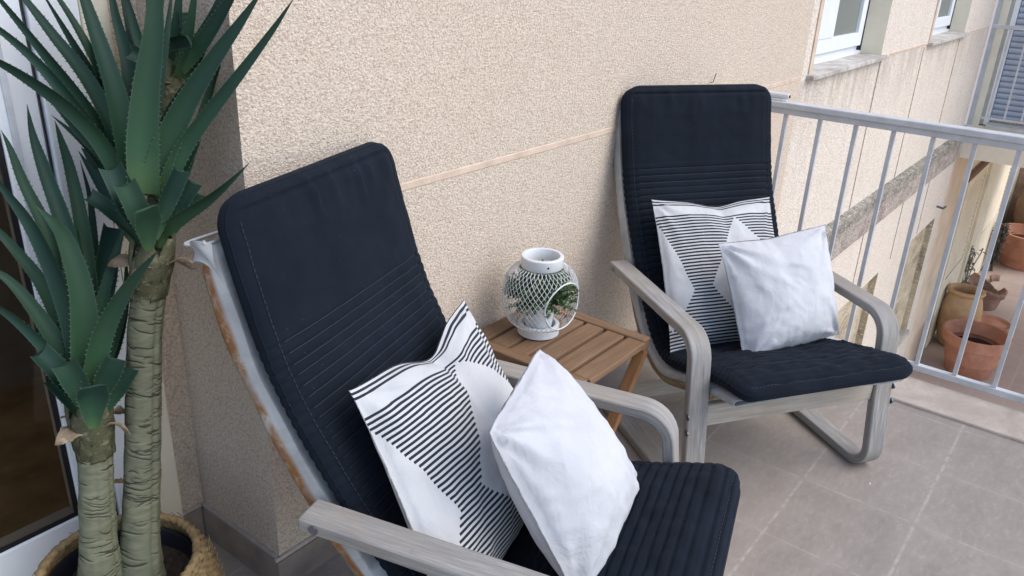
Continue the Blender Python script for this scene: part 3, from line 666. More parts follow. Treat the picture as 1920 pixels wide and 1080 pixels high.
def cushion_parts(par, seed):
    rng = np.random.default_rng(seed); HW = .287; TH = .046
    path, L = resample(spline(SEAT, 400), 470); n = len(path)
    s = np.linspace(0, L, n); T = np.gradient(path, axis=0); T /= np.linalg.norm(T, axis=1)[:, None]; Nn = np.stack([-T[:, 1], T[:, 0]], 1)
    # the normal that points to the sitter
    if (Nn[20] @ np.array([1, .3])) < 0: Nn = -Nn
    rc = .055
    hw = np.full(n, HW)
    for d in (s, L - s):
        q = np.clip(rc - d, 0, rc); hw -= rc - np.sqrt(np.maximum(rc * rc - q * q, 0))
    hw -= .010 * np.exp(-((s - .55 * L) / .25) ** 2)
    hw += .012 * np.exp(-((L - s) / .12) ** 2)
    m = 49; t = np.linspace(-1, 1, m)
    z_at = np.interp(s, s, path[:, 1]); q0 = s[np.argmax(path[:, 1] < .835)]
    lines = np.arange(q0, L - .03, .0232)
    gap = np.min(np.abs(s[:, None] - lines[None, :]), axis=1)
    hw -= np.where(s > q0 - .01, .0032 * np.exp(-(gap / .0045) ** 2) - .001, 0)
    seatw = np.clip((s - .75 * L) / .1, 0, 1)
    wob = [noise.noise(Vector((seed, k * .07, 0))) for k in range(n)]
    top = np.zeros((n, m, 3)); bot = np.zeros((n, m, 3)); H = np.zeros((n, m))
    for i in range(n):
        de = np.minimum(s[i], L - s[i])
        for j in range(m):
            x = t[j] * hw[i]; dx = hw[i] - abs(x); d = min(dx, de)
            edge = 1 - max(0, 1 - d / .02) ** 2.0 * .5
            puff = .010 * min(1, d / .09)
            seam = -.006 * math.exp(-((d - .022) / .005) ** 2)
            g = 0
            if s[i] >= q0 - .02 and d > .022: g = (1 - .55 * seatw[i] * (seed > 4)) * (-(.0042 + .0018 * seatw[i]) * math.exp(-(gap[i] / .0036) ** 2) + .001)
            wr = .004 * noise.noise(Vector((x * 7 + seed, s[i] * 7, 1.3))) + .002 * noise.noise(Vector((x * 24, s[i] * 24, seed)))
            if s[i] < .13: # gathers at the head end
                wr += .012 * max(0, 1 - abs(s[i] - .045) / .06) * max(0, noise.noise(Vector((x * 42 + seed * 3, s[i] * 5 - x * 4, 2.1)))) * (1.7 if abs(x) < .16 else .8)
            fold = .010 * noise.noise(Vector((x * 2.3 + seed, s[i] * 3.1, 5.0)))
            # rumpled squares on the seat
            if L - s[i] < .34 and d > .02:
                wr += (.0075 if seed > 4 else .005) * noise.noise(Vector((x * 22 + 5, s[i] * 34, seed * 2.))) - .004 * math.exp(-((abs((x + .02 * wob[i]) % .095 - .0475)) / .004) ** 2) * .6
            h = (TH * .55 * edge + puff + seam + g + wr + fold * .5)
            H[i, j] = h
            yz = path[i] + Nn[i] * h; top[i, j] = (x, *yz)
            zz = path[i] - Nn[i] * (TH * .45 * (1 - max(0, 1 - d / .02) ** 2 * .55) + .2 * fold); bot[i, j] = (x, *zz)
    mb = MB(); a = len(mb.v); mb.grid(top, flip=False); mb.grid(bot, flip=True); o = n * m
    ring = [(0, j) for j in range(m)] + [(i, m - 1) for i in range(1, n)] + [(n - 1, j) for j in range(m - 2, -1, -1)] + [(i, 0) for i in range(n - 2, 0, -1)]
    idx = [i * m + j for i, j in ring]; k = len(idx)
    # rounded border: a bulged middle ring
    mid = []
    for (i, j) in ring:
        c = (top[i, j] + bot[i, j]) / 2
        out = np.array([np.sign(t[j]) * (1 if j in (0, m - 1) else 0), 0, 0.])
        if i == 0: out[1:] -= T[0]
        if i == n - 1: out[1:] += T[-1]
        out /= np.linalg.norm(out) + 1e-9; mid.append(c + out * .007)
    b0 = len(mb.v); mb.v += [tuple(q) for q in mid]
    for q in range(k):
        w = (q + 1) % k; mb.f.append((idx[q], b0 + q, b0 + w, idx[w])); mb.f.append((b0 + q, o + idx[q], o + idx[w], b0 + w))
    c = mb.build('cushion', M['navy'], par, smooth=True, local=True)
    # fix winding
    import bmesh
    bm = bmesh.new(); bm.from_mesh(c.data); bmesh.ops.recalc_face_normals(bm, faces=bm.faces); bm.to_mesh(c.data); bm.free()
    c.data.polygons.foreach_set('use_smooth', [True] * len(c.data.polygons))
    # stitching, dashed pale thread in the seams
    st = MB()
    def thread(pts, r, dash=None):
        P, LL = resample(pts, max(2, int(np.sum(np.linalg.norm(np.diff(pts, axis=0), axis=1)) / .004)))
        if dash is None: st.tube(P, r, 4); return
        for q in range(0, len(P) - 2, 3): st.tube(P[q:q + 3], r, 4)
    for ln in lines:
        i = int(round(ln / L * (n - 1))); J = [j for j in range(m) if hw[i] - abs(t[j] * hw[i]) > .026]
        if ln < L * .55: thread(np.array([top[i, j] + np.array([0, *(Nn[i] * .0006)]) for j in J]), .0006)
    st.build('quilt_stitching', M['thread'], c, local=True)
    for sg in (-1, 1):
        st = MB(); J = []
        for i in range(12, n - 12):
            x = sg * (hw[i] - .022); j = (x / hw[i] + 1) / 2 * (m - 1); j0 = int(j); fr_ = j - j0
            J.append(top[i, j0] * (1 - fr_) + top[i, min(j0 + 1, m - 1)] * fr_ + np.array([0, *(Nn[i] * .0008)]))
        J = np.array(J); K_ = np.ones(9) / 9; Js = np.stack([np.convolve(np.pad(J[:, q], 4, mode='edge'), K_, 'valid') for q in range(3)], 1)
        Js += np.array([[0, *(Nn[i] * .0026)] for i in range(12, n - 12)]); thread(Js, .0008, 1); st.build('stitching', M['thread'], c, local=True)
    st = MB(); i = int(round((1 - .022 / L) * (n - 1))); thread(np.array([top[i, j] + np.array([0, *(Nn[i] * .0008)]) for j in range(2, m - 2)]), .0009, 1)
    st.build('stitching', M['thread'], c, local=True)
    # piping along the edge
    pp = MB(); pts = [tuple(top[i, j] * .93 + bot[i, j] * .07) for i, j in ring][::2]
    pp.tube(pts, .0022, 6, closed=True); pp.build('piping', M['navy'], c, smooth=True, local=True)
    return path, Nn, s, L
def make_chair(loc, ang, label, rust, seed):
    ch = thing('lounge_armchair', (*loc, 0), label, 'armchair', 'cushioned wooden lounge chairs on the balcony', rz=ang - pi / 2)
    for sg in (1, -1):
        x0, x1 = sorted((sg * (W / 2 - BW), sg * W / 2))
        f = band(MB(), PROF, x0, x1, .028, seed * 3 + (sg > 0)).build('side_frame', M['greywood'], ch, smooth=True, autos=40, local=True, bevel=.004)
        for (yy, zz) in ((-.545, .541), (.012, .30), (.018, .25), (-.53, .045)):
            xo = sg * W / 2; MB().tube([(xo, yy, zz), (xo + sg * .003, yy, zz)], .0095, 14).build('bolt', M['bolt'], f, local=True)
    MB().box(-(W / 2 - BW) + .001, (W / 2 - BW) - .001, -.022, .004, .255, .325).build('front_rail', M['greywood_rail'], ch, bevel=.004, local=True)
    MB().box(-(W / 2 - BW) + .001, (W / 2 - BW) - .001, -.545, -.52, .032, .092).build('rear_rail', M['greywood_rail'], ch, bevel=.004, local=True)
    path, Nn, s, L = cushion_parts(ch, seed)
    # bent seat frame boards under the canvas
    bk = path - Nn * .070
    for sg in (1, -1):
        x0, x1 = sorted((sg * .235, sg * .288))
        P = bk[(s > .14) & (s < L - .17)]
        mb = MB(); band(mb, P[::2], x0, x1, -.022 if (Nn[20] @ offset2(path, 1)[20] > Nn[20] @ path[20]) else .022)
        mb.build('seat_frame', M['mouldwood'], ch, smooth=True, autos=40, local=True)
    # canvas sling sleeve, wrapped round the frame sides
    def sling(name, sel, x, fr0, bk0, fold=0):
        P = path[sel]; NN = Nn[sel]; SS = s[sel]; rows = []; uvs = []
        for i in range(0, len(P), 5):
            row = []; ur = []
            w1 = 1 + .0 * i; k0 = .5 + .5 * min(1, (SS[i] - SS[0]) / .05)
            a0 = fr0; b0 = fr0 + (bk0 - (bk0 - .052) * min(1, max(0, (SS[i] - .68) / .12)) - fr0) * k0
            loop = [(-x, a0), (0, a0 + .004), (x, a0), (x + .004, (a0 * .7 + b0 * .3)), (x + .005, (a0 + b0) / 2), (x + .003, (a0 * .2 + b0 * .8)), (x - .004, b0), (0, b0 - .01), (-x + .004, b0), (-x - .003, (a0 * .2 + b0 * .8)), (-x - .005, (a0 + b0) / 2), (-x - .004, (a0 * .7 + b0 * .3))]
            vv = [.0, .0, .1, .4, .65, .9, 1, 1, 1, .9, .65, .4]
            for q, (xx, off) in enumerate(loop):
                wv = .0035 * noise.noise(Vector((xx * 5, SS[i] * 9, seed + q * .2)))
                p = P[i] - NN[i] * (off + wv); row.append((xx + wv, p[0], p[1])); ur.append((SS[i], vv[q]))
            rows.append(row); uvs.append(ur)
        G = np.array(rows); mb = MB(); mb.grid(G, uvs, wrap=True)
        return mb.build(name, M['canvas_rust'] if rust else M['canvas'], ch, smooth=True, autos=70, local=True)
    cv = sling('canvas_sling', (s > .068) & (s < L - .03), .286, .027, .080)
    md = cv.modifiers.new('Solid', 'SOLIDIFY'); md.thickness = .003; md.offset = -1
    # hem rolled along the open end of the sleeve, and a slack flap at its corner
    i0 = np.argmax(s > .068); T_ = (path[i0 + 12] - path[i0]); T_ /= np.linalg.norm(T_)
    hm = MB()
    lp = [(-.29, .03), (-.1, .031), (.1, .031), (.287, .028), (.297, .036), (.301, .05), (.296, .068), (.285, .077), (.1, .07), (-.1, .07), (-.285, .076), (-.297, .06), (-.298, .04)]
    pts = [(x, *(path[i0] - Nn[i0] * (o - (.004 if k == 5 else 0)) - T_ * (.004 + .006 * sin(k * 2.1)))) for k, (x, o) in enumerate(lp)]
    hm.tube(spline(np.array(pts + pts[:1]), 80)[:-1], .0032, 6, closed=True)
    rows = []
    for i in range(16):
        a = i / 15; rr = []
        for j in range(6):
            b = j / 5; o = .018 + .052 * a; dn = b * (.030 + .05 * (1 - a) ** 1.5) - .012 * sin(a * pi) - .004
            p = path[i0] - Nn[i0] * (o + .004 * sin(b * 3 + a * 4)) + T_ * dn; rr.append((.2985 + .007 * sin(a * pi) + .004 * sin(4 * b + 3 * a), p[0], p[1]))
        rows.append(rr)
    hm.grid(rows)
    h = hm.build('folded_hem', M['canvas'], cv, smooth=True, local=True)
    return ch
near = make_chair((1.2295, .5546), R(-73.42), 'navy cushioned grey armchair in the foreground with rust stained canvas, beside the potted aloe', True, 3)
far = make_chair((2.2124, .5934), R(-123.73), 'navy cushioned grey armchair standing by the railing, right of the slatted side table', False, 5)

# ================================================================== PILLOWS
def pillow(name, par, corners, thick, mat, label, cat, seed, chop=0, chop_at=0., wrinkle=1.0, sag=.15, pinch=.07, corner=0.0, rump=1.0):
    """corners (TL, TR, BR, BL as the viewer sees them) in the chair's own frame, placed in the world as a thing of its own"""
    mw = Matrix.Translation(par.location) @ Matrix.Rotation(par.rotation_euler.z, 4, 'Z')
    TL, TR, BR_, BL = [np.array(mw @ Vector(c)) for c in corners]
    ux = (TR - TL + BR_ - BL); vy = (TL - BL + TR - BR_); nn = np.cross(ux, vy); nn /= np.linalg.norm(nn)
    N = 64; a = np.linspace(-1, 1, N); fr_ = np.zeros((N, N, 3)); bk_ = np.zeros((N, N, 3)); uv = np.zeros((N, N, 2))
    for i, b in enumerate(a):
        for j, u in enumerate(a):
            x = u * (1 - pinch * (1 - b * b) ** .8 * abs(u) ** 3); y = b * (1 - pinch * (1 - u * u) ** .8 * abs(b) ** 3)
            k_ = 1 - corner * (abs(u) * abs(b)) ** 6; x *= k_; y *= k_
            y -= chop * math.exp(-((u - chop_at) / .33) ** 2) * max(0, (b + .3) / 1.3) ** 3
            U, V = (x + 1) / 2, (y + 1) / 2
            P = (BL * (1 - U) + BR_ * U) * (1 - V) + (TL * (1 - U) + TR * U) * V
            body = max(0, (1 - abs(u) ** 2.6) * (1 - abs(b) ** 2.6)) ** .62 * (1 + sag * -b)
            w = 0
            for (cx, cy) in ((-1, -1), (1, -1), (1, 1), (-1, 1)):
                dx, dy = u - cx, b - cy; r_ = math.hypot(dx, dy); ph = math.atan2(dy * cy, dx * cx)
                w += .010 * math.sin(ph * 11 + 3 * noise.noise(Vector((cx * 3 + seed, cy * 3, ph * 2)))) * math.exp(-r_ / .45) * min(1, r_ / .2)
            for e, q in ((1 - abs(u), b), (1 - abs(b), u)):
                w += .006 * math.exp(-e / .14) * min(1, e / .05) * noise.noise(Vector((q * 7 + seed * 5, e * 2, 3.3 + seed)))
            rg = 1 - abs(noise.noise(Vector((u * 1.5 + seed, b * 2.2 + .5 * u, seed * 1.7)))) * 2
            w += rump * (.012 * max(0, rg - .45) * body + .009 * noise.noise(Vector((u * 1.8 + seed * 2, b * 1.8, .5))))
            rg2 = 1 - abs(noise.noise(Vector((u * 3.1 + b * 1.2 + seed * 4, b * 2.0 - u, seed * .7)))) * 2
            w += rump * .008 * max(0, rg2 - .55) * body
            cw = chop * .35 * math.exp(-((u - chop_at) / .10) ** 2) * max(0, (b + .1) / 1.1) ** 1.5 * body
            h = thick * body + w * wrinkle * min(1, (1 - max(abs(u), abs(b))) / .06) - cw
            ed = .0022 * noise.noise(Vector((u * 6, b * 6, seed)))
            fr_[i, j] = P + nn * (h + ed); bk_[i, j] = P - nn * (max(0, thick * .85 * body) - ed); uv[i, j] = ((u + 1) / 2, (b + 1) / 2)
    mb = MB(); mb.grid(fr_, uv); mb.grid(bk_, uv, flip=True)
    # sewn edge: join the two sheets with a slim welt
    ring = [(0, j) for j in range(N)] + [(i, N - 1) for i in range(1, N)] + [(N - 1, j) for j in range(N - 2, -1, -1)] + [(i, 0) for i in range(N - 2, 0, -1)]
    o = N * N; k = len(ring); idx = [i * N + j for i, j in ring]
    cen = (TL + TR + BR_ + BL) / 4
    b0 = len(mb.v)
    for q, (i, j) in enumerate(ring):
        p = fr_[i, j]; d = p - cen; d = d / np.linalg.norm(d); mb.v.append(tuple(p + d * .0035)); mb.uv[b0 + q] = tuple(uv[i, j])
    for q in range(k):
        w = (q + 1) % k; mb.f.append((idx[w], idx[q], b0 + q, b0 + w)); mb.f.append((o + idx[q], o + idx[w], b0 + w, b0 + q))
    ob = mb.build(name, mat, None, smooth=True)
    c = Vector(cen); ob.data.transform(Matrix.Translation(-c)); ob.location = c
    return tag(ob, label, cat, 'cushions on the armchairs')
pillow('patterned_pillow', near, [(.225, -.545, .757), (-.262, -.535, .748), (-.225, -.262, .352), (.35, -.27, .36)], .074, M['pattern'], 'black striped hourglass pillow leaning on the foreground chair back, behind a white pillow', 'pillow', 1.3, .16, .12, .9)
pillow('white_pillow', near, [(.212, -.275, .735), (-.088, -.285, .765), (-.188, -.075, .395), (.19, -.09, .398)], .096, M['white_cotton'], 'plain white pillow standing on the near chair seat, tilted towards its right arm', 'pillow', 4.7, 0, 0, 1.5, .15, .035, .045, .6)
pillow('patterned_pillow', far, [(.243, -.553, .772), (-.207, -.545, .758), (-.185, -.262, .348), (.275, -.265, .352)], .066, M['pattern'], 'black striped hourglass pillow on the chair by the railing, partly behind a white pillow', 'pillow', 8.2, .075, .05, .8, .15, .05)
pillow('white_pillow', far, [(.148, -.280, .708), (-.247, -.292, .738), (-.243, -.130, .428), (.112, -.105, .372)], .082, M['white_cotton'], 'plain white pillow resting on the far chair seat by the railing', 'pillow', 2.9, .03, -.1, 1.4, .14, .045, .0, .5)
# ================================================================== SIDE TABLE
ZT = .48
tb = thing('side_table', (1.77, 1.155, 0), 'small folding slatted wooden table in the corner between the two armchairs', 'side table')
X0, X1, Y0, Y1 = 1.58, 1.955, .950, 1.362
p = (Y1 - Y0 + .013) / 6
for k in range(6):
    y = Y0 + k * p; MB().box(X0 + .040, X1 - .042, y, y + p - .013, ZT - .020, ZT - .001 * (k % 2)).build('slat', M['teak'], tb, bevel=.003)
for x0, x1 in ((X0, X0 + .038), (X1 - .040, X1)): MB().box(x0, x1, Y0 + .006, Y1, ZT - .034, ZT + .002).build('end_rail', M['teak_y'], tb, bevel=.004)
MB().box(X0 + .0385, X1 - .0405, Y0 + .03, Y0 + .055, ZT - .045, ZT - .0205).box(X0 + .0385, X1 - .0405, Y1 - .055, Y1 - .03, ZT - .045, ZT - .0205).build('apron', M['teak'], tb, bevel=.003)
for y, dy in ((Y0 + .018, .024), (Y1 - .02, -.024)):
    MB().bar((X1 - .022, y, ZT - .035), (X0 + .03, y, .0), .022, .034, (0, 1, 0)).build('leg', M['teak_uv'], tb, bevel=.003)
    MB().bar((X0 + .022, y + dy, ZT - .035), (X1 - .03, y + dy, .0), .022, .034, (0, 1, 0)).build('leg', M['teak_uv'], tb, bevel=.003)
MB().tube([(X0 + .06, Y0 + .03, .05), (X0 + .06, Y1 - .03, .05)], .009, 8).tube([(X1 - .06, Y0 + .05, .06), (X1 - .06, Y1 - .05, .06)], .009, 8).build('stretcher', M['teak_y'], tb)

# ================================================================== WIRE LANTERN AND ITS PLANT
LC = Vector((1.757, 1.222, ZT + .002))
ln = thing('wire_lantern', LC, 'white wire mesh lantern with round side opening standing on the slatted table', 'lantern')
zc = lambda z: z
rings = [(.058, .0), (.061, .002), (.061, .03), (.058, .032), (.050, .032), (.050, .004), (.0, .004)]
MB().lathe(rings, LC, 48).build('base_ring', M['white_paint'], ln, smooth=True, autos=40)
MB().lathe([(.049, .208), (.0595, .208), (.061, .210), (.061, .239), (.0585, .2415), (.051, .2415), (.049, .239), (.049, .208)], LC, 48).build('collar', M['white_paint'], ln, smooth=True, autos=40)
MB().tube([LC + Vector((.0605 * cos(a), .0605 * sin(a), .224)) for a in (R(-128),)] + [LC + Vector((.0622 * cos(R(-128)), .0622 * sin(R(-128)), .224))], .003, 8).build('rivet', M['gasket'], ln)
def rad(t): # barrel radius from base to collar
    z = .028 + t * (.209 - .028); q = (z - .1185) / .0915
    return .060 + .0485 * max(0, 1 - abs(q) ** 2.6) ** .58, z
od = Vector((.35, -.937, 0)).normalized(); od = Vector((cos(R(-97)), sin(R(-97)), 0)); oc = LC + od * .105 + Vector((0, 0, .113)); OR = .070
def in_open(p): 
    d = p - oc; d2 = d - od * d.dot(od); return d.dot(od) > -.09 and d2.length < OR
wm = MB()
for fam in (1, -1):
    for k in range(44):
        seg = []
        for i in range(27):
            t = i / 26; r, z = rad(t); a = 2 * pi * k / 44 + fam * t * 1.25
            pnt = LC + Vector(((r + .0006 * fam) * cos(a), (r + .0006 * fam) * sin(a), z))
            if in_open(pnt):
                if len(seg) > 1: wm.tube(seg, .00068, 4)
                seg = []
            else: seg.append(pnt)
        if len(seg) > 1: wm.tube(seg, .00068, 4)
wm.build('wire_mesh', M['white_paint'], ln)
side = Vector((-od.y, od.x, 0)); ring = []
for i in range(40):
    a = 2 * pi * i / 40; dz = OR * sin(a); z = .113 + dz; ds = OR * cos(a)
    t = (z - .028) / .181; r, _ = rad(min(1, max(0, t))); f = math.sqrt(max(1e-6, r * r - ds * ds)); ring.append(Vector((LC.x, LC.y, LC.z + z)) + od * f + side * ds)
wm = MB().tube(ring, .0022, 8, closed=True); wm.build('opening_ring', M['white_paint'], ln, smooth=True)
pp = thing('potted_plant', LC + Vector((0, 0, .005)), 'small bushy green plant in a white pot inside the wire lantern', 'plant')
MB().lathe([(.0, .006), (.030, .006), (.036, .009), (.049, .104), (.0495, .108), (.046, .108), (.045, .095), (0, .095)], LC, 40).build('pot', M['white_paint'], pp, smooth=True, autos=40)
lf = MB(); rr = random.Random(4)
def leaflet(mb, p, d, L, w, up):
    d = d.normalized(); s = d.cross(up)
    if s.length < 1e-3: s = d.cross(Vector((1, 0, 0)))
    s.normalize(); n = s.cross(d); mb.add([p, p + d * L * .5 + s * w + n * L * .12, p + d * L, p + d * L * .5 - s * w + n * L * .12], [(0, 1, 2), (0, 2, 3)])
for k in range(400):
    a = rr.uniform(0, 2 * pi); el = rr.uniform(.12, 1.45); ln_ = rr.uniform(.05, .118)
    d = Vector((cos(a) * cos(el), sin(a) * cos(el), sin(el) * .95)); b = LC + Vector((.02 * cos(a), .02 * sin(a), .104)); pts = []
    for i in range(9):
        t = i / 8; q = b + d * (ln_ * t) + Vector((0, 0, -.022 * t * t * (1.1 - sin(max(el, 0)))))
        q += Vector((rr.gauss(0, .002), rr.gauss(0, .002), rr.gauss(0, .002)))
        h = Vector((q.x - LC.x, q.y - LC.y, 0)); lim = .102 if not (h.length > 0 and h.normalized().dot(od) > .8) else .125
        if h.length > lim: q -= h * (1 - lim / h.length)
        hh_ = q.z - LC.z
        if hh_ > .17 and h.length > .098 - (hh_ - .17) * 1.3: q -= h * (1 - max(.02, .098 - (hh_ - .17) * 1.3) / h.length)
        q.z = min(q.z, LC.z + .226)
        pts.append(q)
    lf.tube(pts, .0006, 3)
    for q in pts[2:]:
        for _ in range(3):
            leaflet(lf, q, Vector((rr.gauss(0, 1), rr.gauss(0, 1), rr.gauss(.3, .8))), rr.uniform(.008, .014), rr.uniform(.003, .0048), Vector((rr.gauss(0, .5), rr.gauss(0, .5), 1)))
lf.build('foliage', M['foliage'], pp)

# ================================================================== POTTED ALOE IN A BASKET
PC = Vector((.577, 1.433, 0))
bk = thing('woven_basket', PC, 'round woven seagrass basket with rope handles holding the tall aloe', 'basket')
rows, cols = 34, 150; G = np.zeros((rows * 5, cols, 3)); ROWS = rows * 5
for i in range(ROWS):
    t = i / (ROWS - 1); z = .002 + .298 * t; base = .150 + .045 * sin(pi * min(1, t * .9)) ** .8 - .008 * t
    for k in range(cols):
        a = 2 * pi * k / cols; row = int(t * rows)
        br = .0045 * abs(sin(t * rows * pi)) + .0035 * sin(a * 46 + (row % 2) * pi) * abs(sin(t * rows * pi)) + .002 * noise.noise(Vector((cos(a) * 30, sin(a) * 30, z * 60)))
        r = base + br; G[i, k] = (PC.x + r * cos(a), PC.y + r * sin(a), z)
mb = MB(); mb.grid(G, wrap=True, flip=True)
tp = G[-1]; inn = []
for q in range(7):
    a = q / 6 * pi; rowp = []
    for k in range(cols):
        ang = 2 * pi * k / cols; r = np.hypot(tp[k, 0] - PC.x, tp[k, 1] - PC.y) - .009 + .009 * cos(a) + .002 * sin(ang * 50 + q); rowp.append((PC.x + r * cos(ang), PC.y + r * sin(ang), .300 + .009 * sin(a)))
    inn.append(rowp)
for z in (.26, .2): inn.append([(PC.x + .158 * cos(2 * pi * k / cols), PC.y + .158 * sin(2 * pi * k / cols), z) for k in range(cols)])
mb.grid(np.array(inn), wrap=True, flip=True); mb.build('basket_body', M['weave'], bk, smooth=True)
# loose fibres
fb = MB(); rr = random.Random(9)
for k in range(420):
    a = rr.uniform(0, 2 * pi); t = rr.random(); z = .01 + .29 * t; r = .153 + .045 * sin(pi * min(1, t * .9)) ** .8 - .008 * t + .006
    p0 = PC + Vector((r * cos(a), r * sin(a), z)); tg = Vector((-sin(a), cos(a), rr.gauss(0, .25))); tg.normalize()
    fb.tube([p0, p0 + tg * .012 + Vector((cos(a), sin(a), 0)) * .002, p0 + tg * rr.uniform(.02, .03) + Vector((cos(a), sin(a), 0)) * rr.uniform(-.001, .006)], .0008, 3)
fb.build('fibres', M['weave'], bk)
for ang in (R(62), R(242)):
    c = PC + Vector((.180 * cos(ang), .180 * sin(ang), .29)); tg = Vector((-sin(ang), cos(ang), 0)); pts = []
    for i in range(22):
        a = pi * i / 21; pts.append(c + tg * (.060 * cos(a)) + Vector((.0, .0, .085 * sin(a))) + Vector((cos(ang), sin(ang), 0)) * .012 * sin(a))
    h = MB()
    for ph in (0, pi):
        h.tube([q + Vector((.0035 * cos(i * 1.3 + ph), .0035 * sin(i * 1.3 + ph), 0)) for i, q in enumerate(resample(np.array(pts), 60)[0].tolist()) for q in [Vector(q)]], .0042, 6)
    h.build('rope_handle', M['weave'], bk, smooth=True)

al = thing('potted_aloe', PC + Vector((0, 0, .01)), 'tall aloe with spiny dark green rosettes on ringed trunks, in a basket by the door', 'plant')
ip = MB().lathe([(.0, .012), (.115, .012), (.118, .016), (.145, .268), (.148, .272), (.144, .274), (.140, .268), (.134, .2)], PC, 48).build('inner_pot', M['black_plastic'], al, smooth=True, autos=40)
G = np.zeros((14, 40, 3))
for i in range(14):
    for k in range(40):
        a = 2 * pi * k / 40; r = .1385 * i / 13; x, y = PC.x + r * cos(a), PC.y + r * sin(a); G[i, k] = (x, y, .232 + .012 * noise.noise(Vector((x * 30, y * 30, 0))) + .006 * noise.noise(Vector((x * 90, y * 90, 4))))
MB().grid(G, wrap=True).build('soil', M['soil'], ip)
def trunk(pts, r0, r1, seed, husk, flare=.35):
    P, L = resample(spline(pts, 60), int(400)); n = len(P); m = 56; rng = np.random.default_rng(seed)
    hh = np.linspace(0, L, n); an = np.linspace(0, 2 * pi, m, endpoint=False); D = np.zeros((n, m))
    for _ in range(int(L * 330)):
        h0 = rng.uniform(0, L); a0 = rng.uniform(0, 2 * pi); w = rng.uniform(.35, 1.1); sl = rng.normal(0, .005); cv = rng.normal(0, .006); dp = rng.uniform(.0018, .0036); sg = rng.uniform(.0009, .0017)
        da = (an - a0 + pi) % (2 * pi) - pi; msk = np.clip(1 - (np.abs(da) / w) ** 4, 0, 1)
        D -= dp * np.exp(-((hh[:, None] - (h0 + sl * da + cv * np.cos(da / w * 1.5))[None, :]) / sg) ** 2) * msk[None, :]
    CR = -D / .0034; D = np.maximum(D, -.0038)
    for _ in range(5): # long facets
        a0 = rng.uniform(0, 2 * pi); da = (an - a0 + pi) % (2 * pi) - pi; D -= .0022 * np.exp(-(da / .12) ** 2)[None, :]
    D += .0018 * np.array([[noise.noise(Vector((cos(a) * 2 + seed, sin(a) * 2, h * 26))) for a in an] for h in hh])
    T = np.gradient(P, axis=0); T /= np.linalg.norm(T, axis=1)[:, None]; G = np.zeros((n, m, 3))
    for i in range(n):
        x = np.cross(T[i], (0, 1, 0)); x /= np.linalg.norm(x); y = np.cross(T[i], x); f = hh[i] / L; r = r0 + (r1 - r0) * f + r0 * flare * math.exp(-f * L / .05)
        G[i] = P[i] + ((r + D[i])[:, None]) * (np.cos(an)[:, None] * x + np.sin(an)[:, None] * y)
    t = MB().grid(G, wrap=True, flip=True).build('trunk', M['trunk'], al, smooth=True)
    ca = t.data.attributes.new('crack', 'FLOAT', 'POINT'); ca.data.foreach_set('value', np.clip(CR, 0, 1).reshape(-1).astype(np.float32))
    # dry sheath at the top of the stem
    hs = MB(); H0 = P[np.searchsorted(hh, husk * L)]; tdir = Vector(T[-1])
    for lay in range(3):
        for k in range(5):
            a = 2 * pi * (k + .5 * lay) / 5 + rng.uniform(-.15, .15); o = Vector((cos(a), sin(a), 0)); s_ = Vector((-sin(a), cos(a), 0)); rows_ = []
            Lh = .060 + .010 * lay; rb = r1 * (.99 + .05 * lay)
            for i in range(12):
                q = i / 11; w = rb * .86 * (1 - q ** 2.2) ** .75 + .0012; bul = rb + .008 * sin(q * 2.6) + (.004 * q * q if lay else 0)
                rows_.append([Vector(H0) + o * (bul * cos(e * .75) / 1.0) + s_ * (w * e) + tdir * (Lh * q - .022 + .020 * lay) for e in (-1, -.6, -.2, .2, .6, 1)])
            hs.grid(np.array(rows_))
    ob = hs.build('husk', M['husk'], t, smooth=True); md = ob.modifiers.new('Solid', 'SOLIDIFY'); md.thickness = .0018
    dh = MB()
    for k in range(4):
        a = 2 * pi * k / 4 + .5 + rng.uniform(-.4, .4); o = Vector((cos(a), sin(a), 0)); s_ = Vector((-sin(a), cos(a), 0)); Ld = rng.uniform(.05, .085); rows_ = []; tw = rng.uniform(-1, 1)
        for i in range(9):
            q = i / 8; w = .021 * (1 - q * q) ** .7 * (1 - .25 * abs(sin(q * 9 + k))) + .001; c_ = Vector(H0) + o * (r1 * 1.0 + Ld * q * .75) + tdir * (.045 + .022 * q - .03 * q * q) + s_ * tw * .012 * q * q
            rows_.append([c_ + (s_ * cos(tw * q * 2) + tdir * sin(tw * q * 2)) * w * e for e in (-1, 0, 1)])
        dh.grid(np.array(rows_))
    ob = dh.build('dry_scraps', M['dry'], t, smooth=True); md = ob.modifiers.new('Solid', 'SOLIDIFY'); md.thickness = .0012
    return t
